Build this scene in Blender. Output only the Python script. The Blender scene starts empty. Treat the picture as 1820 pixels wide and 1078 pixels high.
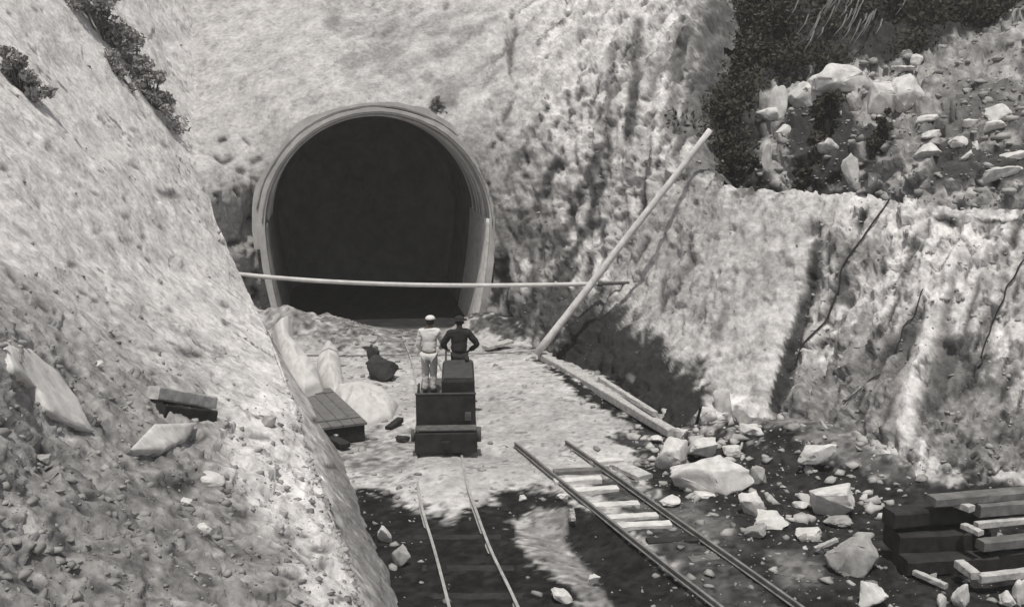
import bpy, bmesh, math, random
import numpy as np
from mathutils import Vector, Matrix

random.seed(7)
RNG = np.random.default_rng(7)
S = bpy.context.scene
COL = S.collection
R = math.radians

# ------------------------------------------------------------------ camera, sky, sun, exposure
CAM = np.array([0.0, 0.0, 7.0]); PITCH = R(10.5); F = 1820.0; CX, CY = 910.0, 539.0
cd = bpy.data.cameras.new('camera'); cam = bpy.data.objects.new('camera', cd); COL.objects.link(cam)
cam.location = CAM; cam.rotation_euler = (R(90) - PITCH, 0, 0)
cd.sensor_width = 36; cd.lens = 36; cd.clip_end = 2000; cd.clip_start = 0.1
S.camera = cam
SUN_TRAVEL = Vector((0.02, 0.31, -1.0)).normalized()      # high, a little behind the viewer
to_sun = -SUN_TRAVEL
w = bpy.data.worlds.new('World'); S.world = w; w.use_nodes = True
nt = w.node_tree; nt.nodes.clear()
sky = nt.nodes.new('ShaderNodeTexSky'); sky.sky_type = 'NISHITA'; sky.sun_disc = False
sky.sun_elevation = math.asin(to_sun.z); sky.sun_rotation = math.atan2(to_sun.x, to_sun.y)
sky.dust_density = 3.0
hs = nt.nodes.new('ShaderNodeHueSaturation'); hs.inputs['Saturation'].default_value = 0.22
bg = nt.nodes.new('ShaderNodeBackground'); bg.inputs['Strength'].default_value = 0.085
wo = nt.nodes.new('ShaderNodeOutputWorld')
nt.links.new(sky.outputs[0], hs.inputs['Color']); nt.links.new(hs.outputs[0], bg.inputs[0]); nt.links.new(bg.outputs[0], wo.inputs[0])
sl = bpy.data.lights.new('sun', 'SUN'); sl.energy = 3.1; sl.angle = R(0.6); sl.color = (1, 0.972, 0.905)
sun = bpy.data.objects.new('sun', sl); COL.objects.link(sun)
sun.rotation_euler = SUN_TRAVEL.to_track_quat('-Z', 'Y').to_euler(); sun.location = (-20, -20, 60)
S.view_settings.view_transform = 'Standard'; S.view_settings.look = 'None'
S.view_settings.exposure = 0.05; S.view_settings.gamma = 1
S.render.filter_size = 2.5
S.cycles.max_bounces = 6; S.cycles.diffuse_bounces = 4

# ------------------------------------------------------------------ maths helpers
cp, sp = math.cos(PITCH), math.sin(PITCH)
def ray(px, py):
    u = (np.asarray(px, float) - CX) / F; v = -(np.asarray(py, float) - CY) / F
    return np.stack(np.broadcast_arrays(u, cp + v * sp, -sp + v * cp), -1)
def P(px, py, d):                       # point on the sight line at forward distance d
    r = ray(px, py); return CAM + r * (np.asarray(d, float) / r[..., 1])[..., None]
def G(px, py, z=0.0):                   # point on the sight line at height z
    r = ray(px, py); return CAM + r * ((z - 7.0) / r[..., 2])[..., None]
def Dz(px, py, z=0.0): return float(G(px, py, z)[1])
def project(V):
    q = V - CAM; y = q[..., 1] * cp - q[..., 2] * sp; z = q[..., 1] * sp + q[..., 2] * cp
    y = np.where(np.abs(y) < 1e-3, 1e-3, y)
    return CX + F * q[..., 0] / y, CY - F * z / y

def _h(ix, iy, iz):
    n = (ix.astype(np.int64) * 374761393 + iy.astype(np.int64) * 668265263 + iz.astype(np.int64) * 2147483647 % 1274126177) & 0xffffffff
    n = ((n ^ (n >> 13)) * 1274126177) & 0xffffffff
    return ((n ^ (n >> 16)) & 0xffff) / 32767.5 - 1.0
def vnoise(p):
    i = np.floor(p); f = p - i; f = f * f * f * (f * (f * 6 - 15) + 10); i = i.astype(np.int64)
    x, y, z = i[..., 0], i[..., 1], i[..., 2]; fx, fy, fz = f[..., 0], f[..., 1], f[..., 2]
    def L(a, b, t): return a + (b - a) * t
    return L(L(L(_h(x, y, z), _h(x+1, y, z), fx), L(_h(x, y+1, z), _h(x+1, y+1, z), fx), fy),
             L(L(_h(x, y, z+1), _h(x+1, y, z+1), fx), L(_h(x, y+1, z+1), _h(x+1, y+1, z+1), fx), fy), fz)
def fbm(p, o=4, g=0.55):
    s = 0; a = 1; t = 0
    for k in range(o):
        s = s + a * vnoise(p * 2.03 ** k + 17.3 * k); t += a; a *= g
    return s / t
def facets(p, tilt=1.0):                # broken-rock relief: one tilted plane per random cell
    i0 = np.floor(p); best = np.full(p.shape[:-1], 1e9); out = np.zeros(p.shape[:-1])
    for dx in (-1, 0, 1):
        for dy in (-1, 0, 1):
            for dz in (-1, 0, 1):
                c = (i0 + np.array([dx, dy, dz])).astype(np.int64); x, y, z = c[..., 0], c[..., 1], c[..., 2]
                q = p - (c + .5 + .45 * np.stack([_h(x, y, z + 91), _h(x + 37, y, z), _h(x, y + 53, z)], -1)); d2 = (q * q).sum(-1)
                g = np.stack([_h(x + 5, y, z), _h(x, y + 7, z), _h(x, y, z + 9)], -1); h = .5 * _h(x + 11, y + 3, z) + tilt * (q * g).sum(-1)
                m = d2 < best; best = np.where(m, d2, best); out = np.where(m, h, out)
    return out
def sstep(a, b, x):
    t = np.clip((x - a) / (b - a), 0, 1); return t * t * (3 - 2 * t)
def sdpoly(px, py, poly):               # signed distance, negative inside
    poly = np.asarray(poly, float); d = np.full(px.shape, 1e18); c = np.zeros(px.shape, bool)
    for (x0, y0), (x1, y1) in zip(poly, np.roll(poly, -1, 0)):
        ex, ey = x1 - x0, y1 - y0; wx, wy = px - x0, py - y0
        t = np.clip((wx * ex + wy * ey) / (ex * ex + ey * ey + 1e-9), 0, 1)
        d = np.minimum(d, (wx - ex * t) ** 2 + (wy - ey * t) ** 2)
        c ^= ((y0 > py) != (y1 > py)) & (px < ex * (py - y0) / (ey if abs(ey) > 1e-9 else 1e-9) + x0)
    d = np.sqrt(d); return np.where(c, -d, d)
def sdline(px, py, pts):                # distance to a polyline
    d = np.full(px.shape, 1e18); pts = np.asarray(pts, float)
    for (x0, y0), (x1, y1) in zip(pts[:-1], pts[1:]):
        ex, ey = x1 - x0, y1 - y0; wx, wy = px - x0, py - y0
        t = np.clip((wx * ex + wy * ey) / (ex * ex + ey * ey + 1e-9), 0, 1)
        d = np.minimum(d, (wx - ex * t) ** 2 + (wy - ey * t) ** 2)
    return np.sqrt(d)
class TPS:
    def __init__(s, pts):
        a = np.asarray(pts, float); s.c = a[:, :2] / 500.0; n = len(a)
        K = s.k(s.c[:, None] - s.c[None]) + np.eye(n) * 1e-4
        Q = np.hstack([np.ones((n, 1)), s.c]); A = np.block([[K, Q], [Q.T, np.zeros((3, 3))]])
        s.w = np.linalg.solve(A, np.concatenate([a[:, 2], np.zeros(3)]))
    @staticmethod
    def k(d):
        r2 = (d ** 2).sum(-1); return np.where(r2 > 0, r2 * np.log(r2 + 1e-12), 0)
    def __call__(s, px, py):
        sh = np.shape(px); q = np.stack([np.ravel(px), np.ravel(py)], -1) / 500.0
        out = s.w[-3] + q @ s.w[-2:]
        for j in range(len(s.c)): out = out + s.w[j] * s.k(q - s.c[j])
        return out.reshape(sh)

# ------------------------------------------------------------------ object helpers
def tag(o, label=None, cat=None, group=None, kind=None):
    if label: o['label'] = label
    if cat: o['category'] = cat
    if group: o['group'] = group
    if kind: o['kind'] = kind
    return o
def link(name, me, mat, parent=None):
    me.materials.append(mat); o = bpy.data.objects.new(name, me); COL.objects.link(o)
    if parent is not None:
        o.parent = parent
    return o
def empty(name, loc, rz=0.0):
    o = bpy.data.objects.new(name, None); o.location = loc; o.rotation_euler = (0, 0, rz); o.empty_display_size = 0.2
    COL.objects.link(o); return o
def smooth(me, on=True):
    me.polygons.foreach_set('use_smooth', [on] * len(me.polygons)); me.update()
class MB:
    def __init__(s): s.v = []; s.f = []
    def add(s, v, f):
        b = len(s.v); s.v += [tuple(map(float, x)) for x in v]; s.f += [tuple(i + b for i in q) for q in f]; return s
    def box(s, c, size, M=None, jit=0.0, bev=0.0):
        hx, hy, hz = [k / 2 for k in size]; b = min(bev, hx * .6, hy * .6, hz * .6)
        if b > 0:
            bm = bmesh.new(); bmesh.ops.create_cube(bm, size=1)
            for q in bm.verts: q.co = Vector((q.co.x * size[0], q.co.y * size[1], q.co.z * size[2]))
            bmesh.ops.bevel(bm, geom=bm.edges[:], offset=b, segments=2, affect='EDGES', profile=0.6)
            v = [q.co.copy() for q in bm.verts]; bm.verts.index_update(); f = [[q.index for q in k.verts] for k in bm.faces]; bm.free()
        else:
            v = [Vector((x * hx, y * hy, z * hz)) for x in (-1, 1) for y in (-1, 1) for z in (-1, 1)]
            f = [(0, 1, 3, 2), (4, 6, 7, 5), (0, 4, 5, 1), (2, 3, 7, 6), (0, 2, 6, 4), (1, 5, 7, 3)]
        if jit: v = [q + Vector([random.uniform(-jit, jit) for _ in 'xyz']) for q in v]
        if M is not None: v = [M @ q for q in v]
        return s.add([q + Vector(c) for q in v], f)
    def tube(s, pts, r, n=10, caps=True):
        pts = [Vector([float(k) for k in p]) for p in pts]; rs = [float(k) for k in r] if isinstance(r, (list, tuple)) else [float(r)] * len(pts)
        v = []; f = []
        up = Vector((0, 0, 1)); t0 = (pts[1] - pts[0]).normalized()
        if abs(t0.z) > .9: up = Vector((1, 0, 0))
        for i, p in enumerate(pts):
            t = (pts[min(i + 1, len(pts) - 1)] - pts[max(i - 1, 0)]).normalized()
            a = t.cross(up).normalized(); b = t.cross(a)
            for k in range(n):
                q = 2 * math.pi * k / n; v.append(p + rs[i] * (math.cos(q) * a + math.sin(q) * b))
        for i in range(len(pts) - 1):
            for k in range(n):
                f.append((i * n + k, i * n + (k + 1) % n, (i + 1) * n + (k + 1) % n, (i + 1) * n + k))
        if caps: f += [tuple(range(n))[::-1], tuple((len(pts) - 1) * n + k for k in range(n))]
        return s.add(v, f)
    def beam(s, a, b, wd, ht, bow=0.0, n=8, jit=0.006):     # squared timber from a to b (centre line)
        a, b = Vector([float(k) for k in a]), Vector([float(k) for k in b]); t = (b - a).normalized(); sd = t.cross(Vector((0, 0, 1))).normalized(); up = sd.cross(t)
        v = []; f = []
        for i in range(n + 1):
            k = i / n; c = a.lerp(b, k) + up * (bow * math.sin(math.pi * k))
            for (x, y) in ((-1, -.8), (-.85, -1), (.85, -1), (1, -.8), (1, .8), (.85, 1), (-.85, 1), (-1, .8)):
                v.append(c + sd * (x * wd / 2 + random.uniform(-jit, jit)) + up * (y * ht / 2 + random.uniform(-jit, jit)))
        for i in range(n):
            for k in range(8): f.append((i * 8 + k, i * 8 + (k + 1) % 8, i * 8 + 8 + (k + 1) % 8, i * 8 + 8 + k))
        f += [tuple(range(8))[::-1], tuple(n * 8 + k for k in range(8))]
        return s.add(v, f)
    def mesh(s, name='mesh', smooth_=False):
        me = bpy.data.meshes.new(name); me.from_pydata(s.v, [], s.f)
        bm = bmesh.new(); bm.from_mesh(me); bmesh.ops.recalc_face_normals(bm, faces=bm.faces[:]); bm.to_mesh(me); bm.free()
        smooth(me, smooth_); return me
    def build(s, name, mat, parent=None, smooth_=False): return link(name, s.mesh(name, smooth_), mat, parent)
def grid_mesh(name, V, tone=None, mask=None, flip=False):
    nu, nv = V.shape[:2]; idx = np.arange(nu * nv).reshape(nu, nv)
    q = np.stack([idx[:-1, :-1], idx[1:, :-1], idx[1:, 1:], idx[:-1, 1:]], -1).reshape(-1, 4)
    if flip: q = q[:, ::-1]
    if mask is not None:
        m = mask.ravel(); q = q[m[q].all(1)]
    used = np.zeros(nu * nv, bool); used[q.ravel()] = True; re = np.cumsum(used) - 1
    vv = V.reshape(-1, 3)[used]; q = re[q]
    me = bpy.data.meshes.new(name); me.vertices.add(len(vv)); me.vertices.foreach_set('co', vv.ravel().astype(np.float32))
    me.loops.add(q.size); me.loops.foreach_set('vertex_index', q.ravel().astype(np.int32))
    me.polygons.add(len(q)); me.polygons.foreach_set('loop_start', np.arange(0, q.size, 4, dtype=np.int32))
    me.update(calc_edges=True); me.validate()
    if tone is not None:
        a = me.attributes.new('tone', 'FLOAT', 'POINT'); a.data.foreach_set('value', tone.ravel()[used].astype(np.float32))
    smooth(me); return me
def normals(V):
    du = np.gradient(V, axis=0); dv = np.gradient(V, axis=1); n = np.cross(du, dv)
    n /= np.linalg.norm(n, axis=-1, keepdims=True) + 1e-9
    s = np.sign((n * (CAM - V)).sum(-1, keepdims=True)); return n * np.where(s == 0, 1, s)

# ------------------------------------------------------------------ materials
def newmat(name):
    m = bpy.data.materials.new(name); m.use_nodes = True; t = m.node_tree; b = t.nodes['Principled BSDF']
    b.inputs['Specular IOR Level'].default_value = 0.15; return m, t, b
def N(t, typ, **kw):
    n = t.nodes.new(typ)
    for k, v in kw.items():
        if k in n.inputs: n.inputs[k].default_value = v
        else: setattr(n, k, v)
    return n
def mat(name, col, rough=0.85, var=0.35, scale=6.0, bump=0.3, metal=0.0, stretch=(1, 1, 1), spec=0.15, bdist=0.02):
    m, t, b = newmat(name)
    if isinstance(col, (int, float)): col = (col, col * .974, col * .955)
    b.inputs['Roughness'].default_value = rough; b.inputs['Metallic'].default_value = metal; b.inputs['Specular IOR Level'].default_value = spec
    tc = N(t, 'ShaderNodeTexCoord'); mp = N(t, 'ShaderNodeMapping'); mp.inputs['Scale'].default_value = stretch
    t.links.new(tc.outputs['Object'], mp.inputs[0])
    n1 = N(t, 'ShaderNodeTexNoise', Scale=scale, Detail=6.0, Roughness=0.65); t.links.new(mp.outputs[0], n1.inputs['Vector'])
    rp = N(t, 'ShaderNodeMapRange'); rp.inputs[1].default_value = .3; rp.inputs[2].default_value = .7
    rp.inputs[3].default_value = 1 - var; rp.inputs[4].default_value = 1 + var * .6
    t.links.new(n1.outputs['Fac'], rp.inputs[0])
    mx = N(t, 'ShaderNodeMix', data_type='RGBA', blend_type='MULTIPLY'); mx.inputs[0].default_value = 1
    mx.inputs[6].default_value = (*col, 1); t.links.new(rp.outputs[0], mx.inputs[7]); t.links.new(mx.outputs[2], b.inputs['Base Color'])
    if bump:
        bp = N(t, 'ShaderNodeBump', Strength=bump, Distance=bdist); t.links.new(n1.outputs['Fac'], bp.inputs['Height']); t.links.new(bp.outputs[0], b.inputs['Normal'])
    return m
def terrain_mat(name, s1=2.2, s2=9.0, var=0.4, tint=(1, .972, .962), bump=0.6, bd=0.06, stretch=(1, 1, 1)):
    m, t, b = newmat(name); b.inputs['Roughness'].default_value = 0.95; b.inputs['Specular IOR Level'].default_value = 0.08
    at = N(t, 'ShaderNodeAttribute'); at.attribute_name = 'tone'
    tc = N(t, 'ShaderNodeTexCoord'); mp = N(t, 'ShaderNodeMapping'); mp.inputs['Scale'].default_value = stretch
    t.links.new(tc.outputs['Object'], mp.inputs[0])
    n1 = N(t, 'ShaderNodeTexNoise', Scale=s1, Detail=8.0, Roughness=0.68); n2 = N(t, 'ShaderNodeTexNoise', Scale=s2, Detail=5.0, Roughness=0.7)
    for n in (n1, n2): t.links.new(mp.outputs[0], n.inputs['Vector'])
    ad = N(t, 'ShaderNodeMath', operation='ADD'); t.links.new(n1.outputs['Fac'], ad.inputs[0]); t.links.new(n2.outputs['Fac'], ad.inputs[1])
    rp = N(t, 'ShaderNodeMapRange'); rp.inputs[1].default_value = .72; rp.inputs[2].default_value = 1.22
    rp.inputs[3].default_value = 1 - var; rp.inputs[4].default_value = 1 + var * .55
    t.links.new(ad.outputs[0], rp.inputs[0])
    mu = N(t, 'ShaderNodeMath', operation='MULTIPLY'); t.links.new(at.outputs['Fac'], mu.inputs[0]); t.links.new(rp.outputs[0], mu.inputs[1])
    mx = N(t, 'ShaderNodeMix', data_type='RGBA', blend_type='MULTIPLY'); mx.inputs[0].default_value = 1
    mx.inputs[6].default_value = (*tint, 1); t.links.new(mu.outputs[0], mx.inputs[7]); t.links.new(mx.outputs[2], b.inputs['Base Color'])
    bp = N(t, 'ShaderNodeBump', Strength=bump, Distance=bd); t.links.new(ad.outputs[0], bp.inputs['Height']); t.links.new(bp.outputs[0], b.inputs['Normal'])
    return m
M_TERR = terrain_mat('pale weathered rock and soil', var=.46, s1=1.7, s2=7.0)
M_GRND = terrain_mat('dust and muck ground', s1=1.5, s2=7.0, var=0.38, bump=0.6, bd=0.05)
M_ROCK = mat('pale broken rock', 0.6, 0.95, 0.3, 4.0, 0.5, bdist=0.04)
M_ROCKG = mat('grey broken rock', 0.34, 0.95, 0.35, 4.0, 0.5, bdist=0.04)
M_ROCKD = mat('dark broken rock', 0.045, 0.9, 0.4, 4.0, 0.5, bdist=0.04)
M_CONC = mat('pale cast concrete', 0.47, 0.9, 0.3, 1.6, 0.3, bdist=0.03)
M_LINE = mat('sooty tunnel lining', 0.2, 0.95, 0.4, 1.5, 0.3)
M_RIB = mat('dull timber rib', 0.34, 0.9, 0.4, 4.0, 0.3)
M_WOODP = mat('sun bleached timber', 0.45, 0.85, 0.4, 3.0, 0.4, stretch=(3, 3, 3))
M_WOODG = mat('weathered grey timber', 0.16, 0.9, 0.45, 4.0, 0.4)
M_WOODD = mat('dark wet timber and shadow strip', 0.035, 0.9, 0.5, 4.0, 0.4)
M_BOXL = mat('grey box lid boards', 0.15, 0.85, 0.3, 5.0, 0.3)
M_PIPE = mat('pale painted pipe', 0.55, 0.6, 0.25, 3.0, 0.15)
M_PIPED = mat('dark shade-painted pipe', 0.10, 0.8, 0.4, 5.0, 0.2)
M_RAIL = mat('worn rail steel', 0.42, 0.55, 0.35, 5.0, 0.15, metal=0.2, spec=0.4)
M_RAILD = mat('rusty rail steel', 0.2, 0.7, 0.4, 5.0, 0.2)
M_LOCO = mat('black sooty iron plate', 0.026, 0.6, 0.75, 4.0, 0.3, spec=0.3)
M_LOCOG = mat('dusty iron edge', 0.11, 0.8, 0.5, 6.0, 0.2)
M_WHEEL = mat('worn wheel steel', 0.06, 0.6, 0.4, 6.0, 0.2, spec=0.3)
M_CANV = mat('white canvas cloth', 0.54, 0.9, 0.12, 2.0, 0.25, bdist=0.05)
M_SHIRT = mat('white cotton shirt', 0.62, 0.9, 0.15, 6.0, 0.25)
M_TROU = mat('pale cotton trousers', 0.52, 0.9, 0.2, 6.0, 0.25)
M_COAT = mat('dark worn cloth', 0.03, 0.9, 0.3, 6.0, 0.25)
M_SKIN = mat('tanned skin', (0.13, 0.10, 0.085), 0.7, 0.15, 8.0, 0.05)
M_HAIR = mat('dark hair', 0.02, 0.7, 0.3, 30.0, 0.3)
M_BOOT = mat('dark leather boots', 0.03, 0.7, 0.3, 10.0, 0.2)
M_CABLE = mat('black cable', 0.03, 0.7, 0.2, 5.0, 0.0)
M_LEAFD = mat('dark leaves', (0.065, 0.061, 0.048), 0.8, 0.5, 1.2, 0.0)
M_LEAFG = mat('dusty dry leaves', (0.33, 0.318, 0.312), 0.85, 0.4, 3.0, 0.0)
M_LEAFP = mat('pale dry grass blades', 0.17, 0.85, 0.4, 3.0, 0.0)
M_TWIG = mat('grey twigs', 0.1, 0.9, 0.3, 6.0, 0.1)

# ------------------------------------------------------------------ ground: one sheet to the horizon
def axis(a, b, st, far):
    core = np.arange(a, b + st / 2, st); out = np.geomspace(st * 3, far, 14)
    return np.concatenate([(a - out)[::-1], core, b + out])
gx = axis(-9.0, 13.0, 0.07, 220); gy = axis(11.0, 36.0, 0.07, 220)
X, Y = np.meshgrid(gx, gy, indexing='ij')
TUN_AZ = R(-10.3); TAX = np.array([math.sin(TUN_AZ), math.cos(TUN_AZ)])
PC = P(674, 402, 33.0); PR = 196 / F * 33.3
def ground_z(X, Y):
    p0 = np.stack([X, Y, X * 0], -1)
    z = 0.06 * fbm(p0 * 0.7, 3) + 0.04 * fbm(p0 * 2.6, 4) + .035 * sstep(.5, 2.5, X) * facets(p0 * 2.2)
    def bump(px, py, h, sx, sy, ang=0.0, d=None):
        c = G(px, py, 0.0) if d is None else P(px, py, d)
        dx, dy = X - c[0], Y - c[1]; ca, sa = math.cos(ang), math.sin(ang)
        return h * np.exp(-((dx * ca + dy * sa) / sx) ** 2 - ((-dx * sa + dy * ca) / sy) ** 2)
    c = P(520, 560, 31.3)
    rid = 1.05 * np.exp(-((Y - 31.3 - 0.12 * (X + 6)) / 1.3) ** 2) * sstep(-2.4, -7.2, X)
    rid2 = 0.62 * np.exp(-((Y - 32.1) / .8) ** 2) * sstep(-2.6, -1.2, X) * sstep(2.0, 0.3, X)
    z = z + (rid + rid2) * (1 + 0.35 * fbm(p0 * 1.3 + 5, 4))
    z = z + bump(1000, 690, 0.22, 2.2, 3.0) + bump(785, 848, 0.07, 1.5, 0.75)
    z = z - bump(1000, 960, 0.16, .5, 2.2, 0.45) - bump(1090, 980, 0.12, 0.5, 2.5, 0.5)
    z = z + bump(1420, 800, 0.55, 1.6, 1.5) + bump(1700, 830, 0.7, 2.0, 1.2) + bump(1280, 790, 0.25, 1.0, 1.0)
    far = sstep(0, 12, np.maximum(np.maximum(X - 13, -9 - X), np.maximum(Y - 36, 11 - Y)))
    return z * (1 - far)
Z = ground_z(X, Y)
VG = np.stack([X, Y, Z], -1)
px, py = project(VG)
wob = fbm(VG * 1.1 + 3, 4); fine = fbm(VG * 3.5, 4); grit = fbm(VG * 8.0 + 1, 3); spk = fbm(VG * 6.0 + 9, 3)
ok = (VG[..., 1] > 8)
def zone(poly, soft=10, wobble=22):
    return np.where(ok, sstep(soft, -soft, sdpoly(px, py, poly) + wob * wobble + fine * wobble * .8 + grit * (8 + wobble * .6)), 0)
tone = 0.43 + 0.10 * fbm(VG * 0.6, 3) + 0.07 * fine
M1 = [(615, 872), (680, 872), (735, 896), (800, 912), (835, 895), (880, 885), (905, 870), (960, 862), (1005, 880), (1015, 905), (965, 912), (915, 938), (950, 1000), (1010, 1030), (1070, 1120), (600, 1120)]
M2 = [(985, 895), (1075, 905), (1275, 1090), (1110, 1120), (1050, 1040), (1000, 965)]
M3 = [(1040, 850), (1110, 850), (1220, 915), (1420, 1120), (1290, 1120)]
M4 = [(1120, 790), (1180, 770), (1260, 760), (1400, 770), (1560, 840), (1900, 850), (1900, 1150), (1430, 1150), (1160, 880)]
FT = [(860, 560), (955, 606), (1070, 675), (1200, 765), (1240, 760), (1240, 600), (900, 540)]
LEFT = [(560, 775), (640, 770), (740, 770), (735, 810), (700, 850), (600, 840)]
MND = [(470, 540), (560, 535), (770, 580), (760, 612), (650, 612), (560, 600), (520, 600)]
RTOE = [(1290, 745), (1420, 700), (1640, 850), (1640, 900), (1400, 830)]
PTOE = [(815, 530), (910, 540), (960, 610), (900, 608), (830, 590)]
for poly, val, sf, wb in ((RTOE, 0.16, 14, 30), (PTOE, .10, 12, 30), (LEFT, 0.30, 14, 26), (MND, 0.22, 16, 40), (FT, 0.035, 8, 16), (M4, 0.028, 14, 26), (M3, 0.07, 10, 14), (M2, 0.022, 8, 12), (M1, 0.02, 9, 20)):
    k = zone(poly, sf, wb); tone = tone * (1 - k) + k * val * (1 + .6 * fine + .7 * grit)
for poly, val, sf, wb in (([(1230, 890), (1300, 920), (1330, 970), (1260, 960), (1200, 910)], 0.15, 14, 20), ([(1370, 980), (1450, 985), (1470, 1030), (1400, 1035)], 0.17, 14, 20),
                          ([(920, 935), (965, 908), (1005, 905), (1012, 930), (995, 955), (1012, 985), (1045, 1012), (1110, 1110), (1075, 1110), (1015, 1035), (950, 990)], 0.24, 5, 8),
                          ([(944, 634), (1000, 655), (1100, 722), (1188, 775), (1168, 784), (1090, 738), (1045, 712), (985, 668)], 0.018, 4, 6), ([(1120, 770), (1165, 775), (1150, 805), (1095, 790), (1080, 775)], .05, 6, 12), ([(1090, 850), (1200, 890), (1215, 905), (1120, 870)], 0.10, 8, 10), ([(1500, 770), (1600, 810), (1640, 850), (1560, 850)], 0.1, 14, 20)):  # includes the shadow strip along the floor timber, painted into the tone
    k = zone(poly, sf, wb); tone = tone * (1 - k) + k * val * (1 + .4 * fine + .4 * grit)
tone = tone * (1 + .25 * grit); tone = np.where(spk > 0.42, tone * 0.5, tone); tone = np.clip(tone * (1 + .18 * spk), 0.012, 0.6)
kt = sstep(31.9, 33.6, VG[..., 1] + .5 * wob) * (VG[..., 0] < 0); tone = tone * (1 - kt) + kt * .03 * (1 + .5 * fine)                      # floor inside the bore painted dark for its shade
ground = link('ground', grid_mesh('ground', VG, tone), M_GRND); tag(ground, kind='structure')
def gz(x, y): return float(ground_z(np.array([[x]]), np.array([[y]]))[0, 0])
def on_ground(px_, py_):
    z = 0.0
    for _ in range(6):
        p = G(px_, py_, z); z = gz(p[0], p[1])
    return p

# ------------------------------------------------------------------ left bank (control net of sight points, smooth spline, rough surface)
def crest(px_, py_, z): return Dz(px_, py_, z)
rows = []
def rowz(*a): rows.append([(x, y, Dz(x, y, z)) for x, y, z in a])
def rowd(*a): rows.append(list(a))
rowz((740, 1420, .9), (560, 1400, 1.4), (330, 1400, 2.0), (60, 1400, 2.6), (-300, 1400, 3.4))
rowz((690, 1220, .95), (500, 1220, 1.5), (260, 1220, 2.2), (30, 1220, 2.8), (-300, 1220, 3.6))
rowz((640, 1078, 1.0), (440, 1060, 1.7), (210, 1050, 2.45), (0, 1040, 3.1), (-300, 1000, 4.0))
rowz((595, 930, 1.05), (400, 910, 1.9), (190, 890, 2.75), (0, 870, 3.5), (-300, 820, 4.5))
rowz((556, 830, 1.1), (375, 790, 2.1), (180, 750, 3.1), (0, 720, 3.95), (-300, 660, 5.2))
rowz((512, 690, 1.3), (345, 650, 2.35), (175, 610, 3.5), (0, 560, 4.6), (-300, 480, 5.7))
rowd((474, 590, 25.3), (330, 535, 22.8), (170, 475, 19.6), (0, 410, 17.0), (-300, 330, 15.0))
rowd((422, 482, 28.4), (315, 415, 26.2), (165, 325, 23), (0, 230, 20.5), (-300, 100, 18))
rowd((380, 385, 30.4), (295, 300, 29), (155, 185, 27), (0, 60, 25), (-300, -150, 23))
rowd((375, 332, 31.7), (285, 190, 32.2), (180, 30, 31.8), (50, -120, 31), (-260, -400, 29))
rowd((384, 300, 33.3), (308, 120, 35.0), (232, -50, 36), (80, -240, 36), (-260, -520, 33))
rowd((410, 262, 34.6), (350, 70, 38.5), (290, -100, 41.5), (130, -320, 42), (-260, -640, 38))
B = np.array([[P(*c) for c in r] for r in rows])
ratio = np.array([.8, .8, .8, .8, .8, .75, .55, .3, .12, .08, .06, .06])
lip = B[:, 0].copy(); nxt = B[:, 1]; foot = lip.copy(); foot[:, 0] += ratio * (lip[:, 2] + .25); foot[:, 2] = -0.25; foot[9:] = lip[9:] + np.array([.05, 2.2, -.9]); foot[8] = lip[8] + np.array([.1, 1.0, -4.0])
midf = lip * .45 + foot * .55; midf[:, 2] += .05
lo_ = lip * .86 + midf * .14; hi_ = lip * .9 + nxt * .1
B = np.concatenate([foot[:, None], midf[:, None], lo_[:, None], B[:, :1], hi_[:, None], B[:, 1:]], 1)
def cr(A, n, ax):                                   # Catmull-Rom along an axis
    A = np.moveaxis(A, ax, 0); m = len(A); t = np.linspace(0, m - 1 - 1e-9, n); i = t.astype(int); f = (t - i).reshape(-1, *[1] * (A.ndim - 1))
    g = lambda k: A[np.clip(i + k, 0, m - 1)]
    p0, p1, p2, p3 = g(-1), g(0), g(1), g(2)
    o = .5 * (2 * p1 + (p2 - p0) * f + (2 * p0 - 5 * p1 + 4 * p2 - p3) * f ** 2 + (3 * p1 - p0 - 3 * p2 + p3) * f ** 3)
    return np.moveaxis(o, 0, ax)
VB = cr(cr(B, 540, 0), 400, 1)
bu = np.linspace(0, B.shape[1] - 1, 400)[None, :] * np.ones((540, 1))       # 0 foot .. 3 lip .. 8 far left
nb = normals(VB); px, py = project(VB)
# noise stretched down the slope
def slope_noise(V, a, b, o=4, dirx=(0.94, 0.33)):
    al = V[..., 0] * dirx[0] + V[..., 1] * dirx[1]; ac = -V[..., 0] * dirx[1] + V[..., 1] * dirx[0]
    return fbm(np.stack([ac * a, al * b + V[..., 2] * b, V[..., 2] * 0.3 * b], -1), o)
amp = sstep(2.8, 4.6, bu) * .75 + .25
rough = sstep(500, 800, py + 0.35 * (300 - px) + 80 * fbm(VB * .8, 2))       # the coarse grey spoil low on the bank
fb1 = facets(VB * 1.0 + .4 * fbm(VB * 1.2, 2)[..., None]); fb2 = facets(VB * np.array([3., 3., 4.]) + 2)
dsp = amp * ((.03 + .07 * rough) * fb1 + (.006 + .035 * rough) * fb2 + 0.14 * fbm(VB * 0.6, 3) + (.02 + .03 * rough) * slope_noise(VB, 2.6, 1.0) + (0.02 + 0.06 * rough) * fbm(VB * 3.4, 4) - (.01 + .035 * rough) * np.abs(fbm(VB * 5.5 + 4, 3)))
VB = VB + nb * dsp[..., None]
px, py = project(VB); fineb = fbm(VB * 3.2 + 2, 4); strk = slope_noise(VB, 4.5, 1.2); spk = .5 * fbm(VB * np.array([4., 4., 7.]) + 7, 3) + .55 * slope_noise(VB + 3, 5.5, 2.4, 3)
pale = 0.63 + 0.04 * fbm(VB * .5, 3) + 0.05 * strk
grey = 0.25 + 0.14 * fineb + 0.12 * strk + .16 * fbm(VB * 7.0 + 6, 3)
tone = pale * (1 - rough) + grey * rough
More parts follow.
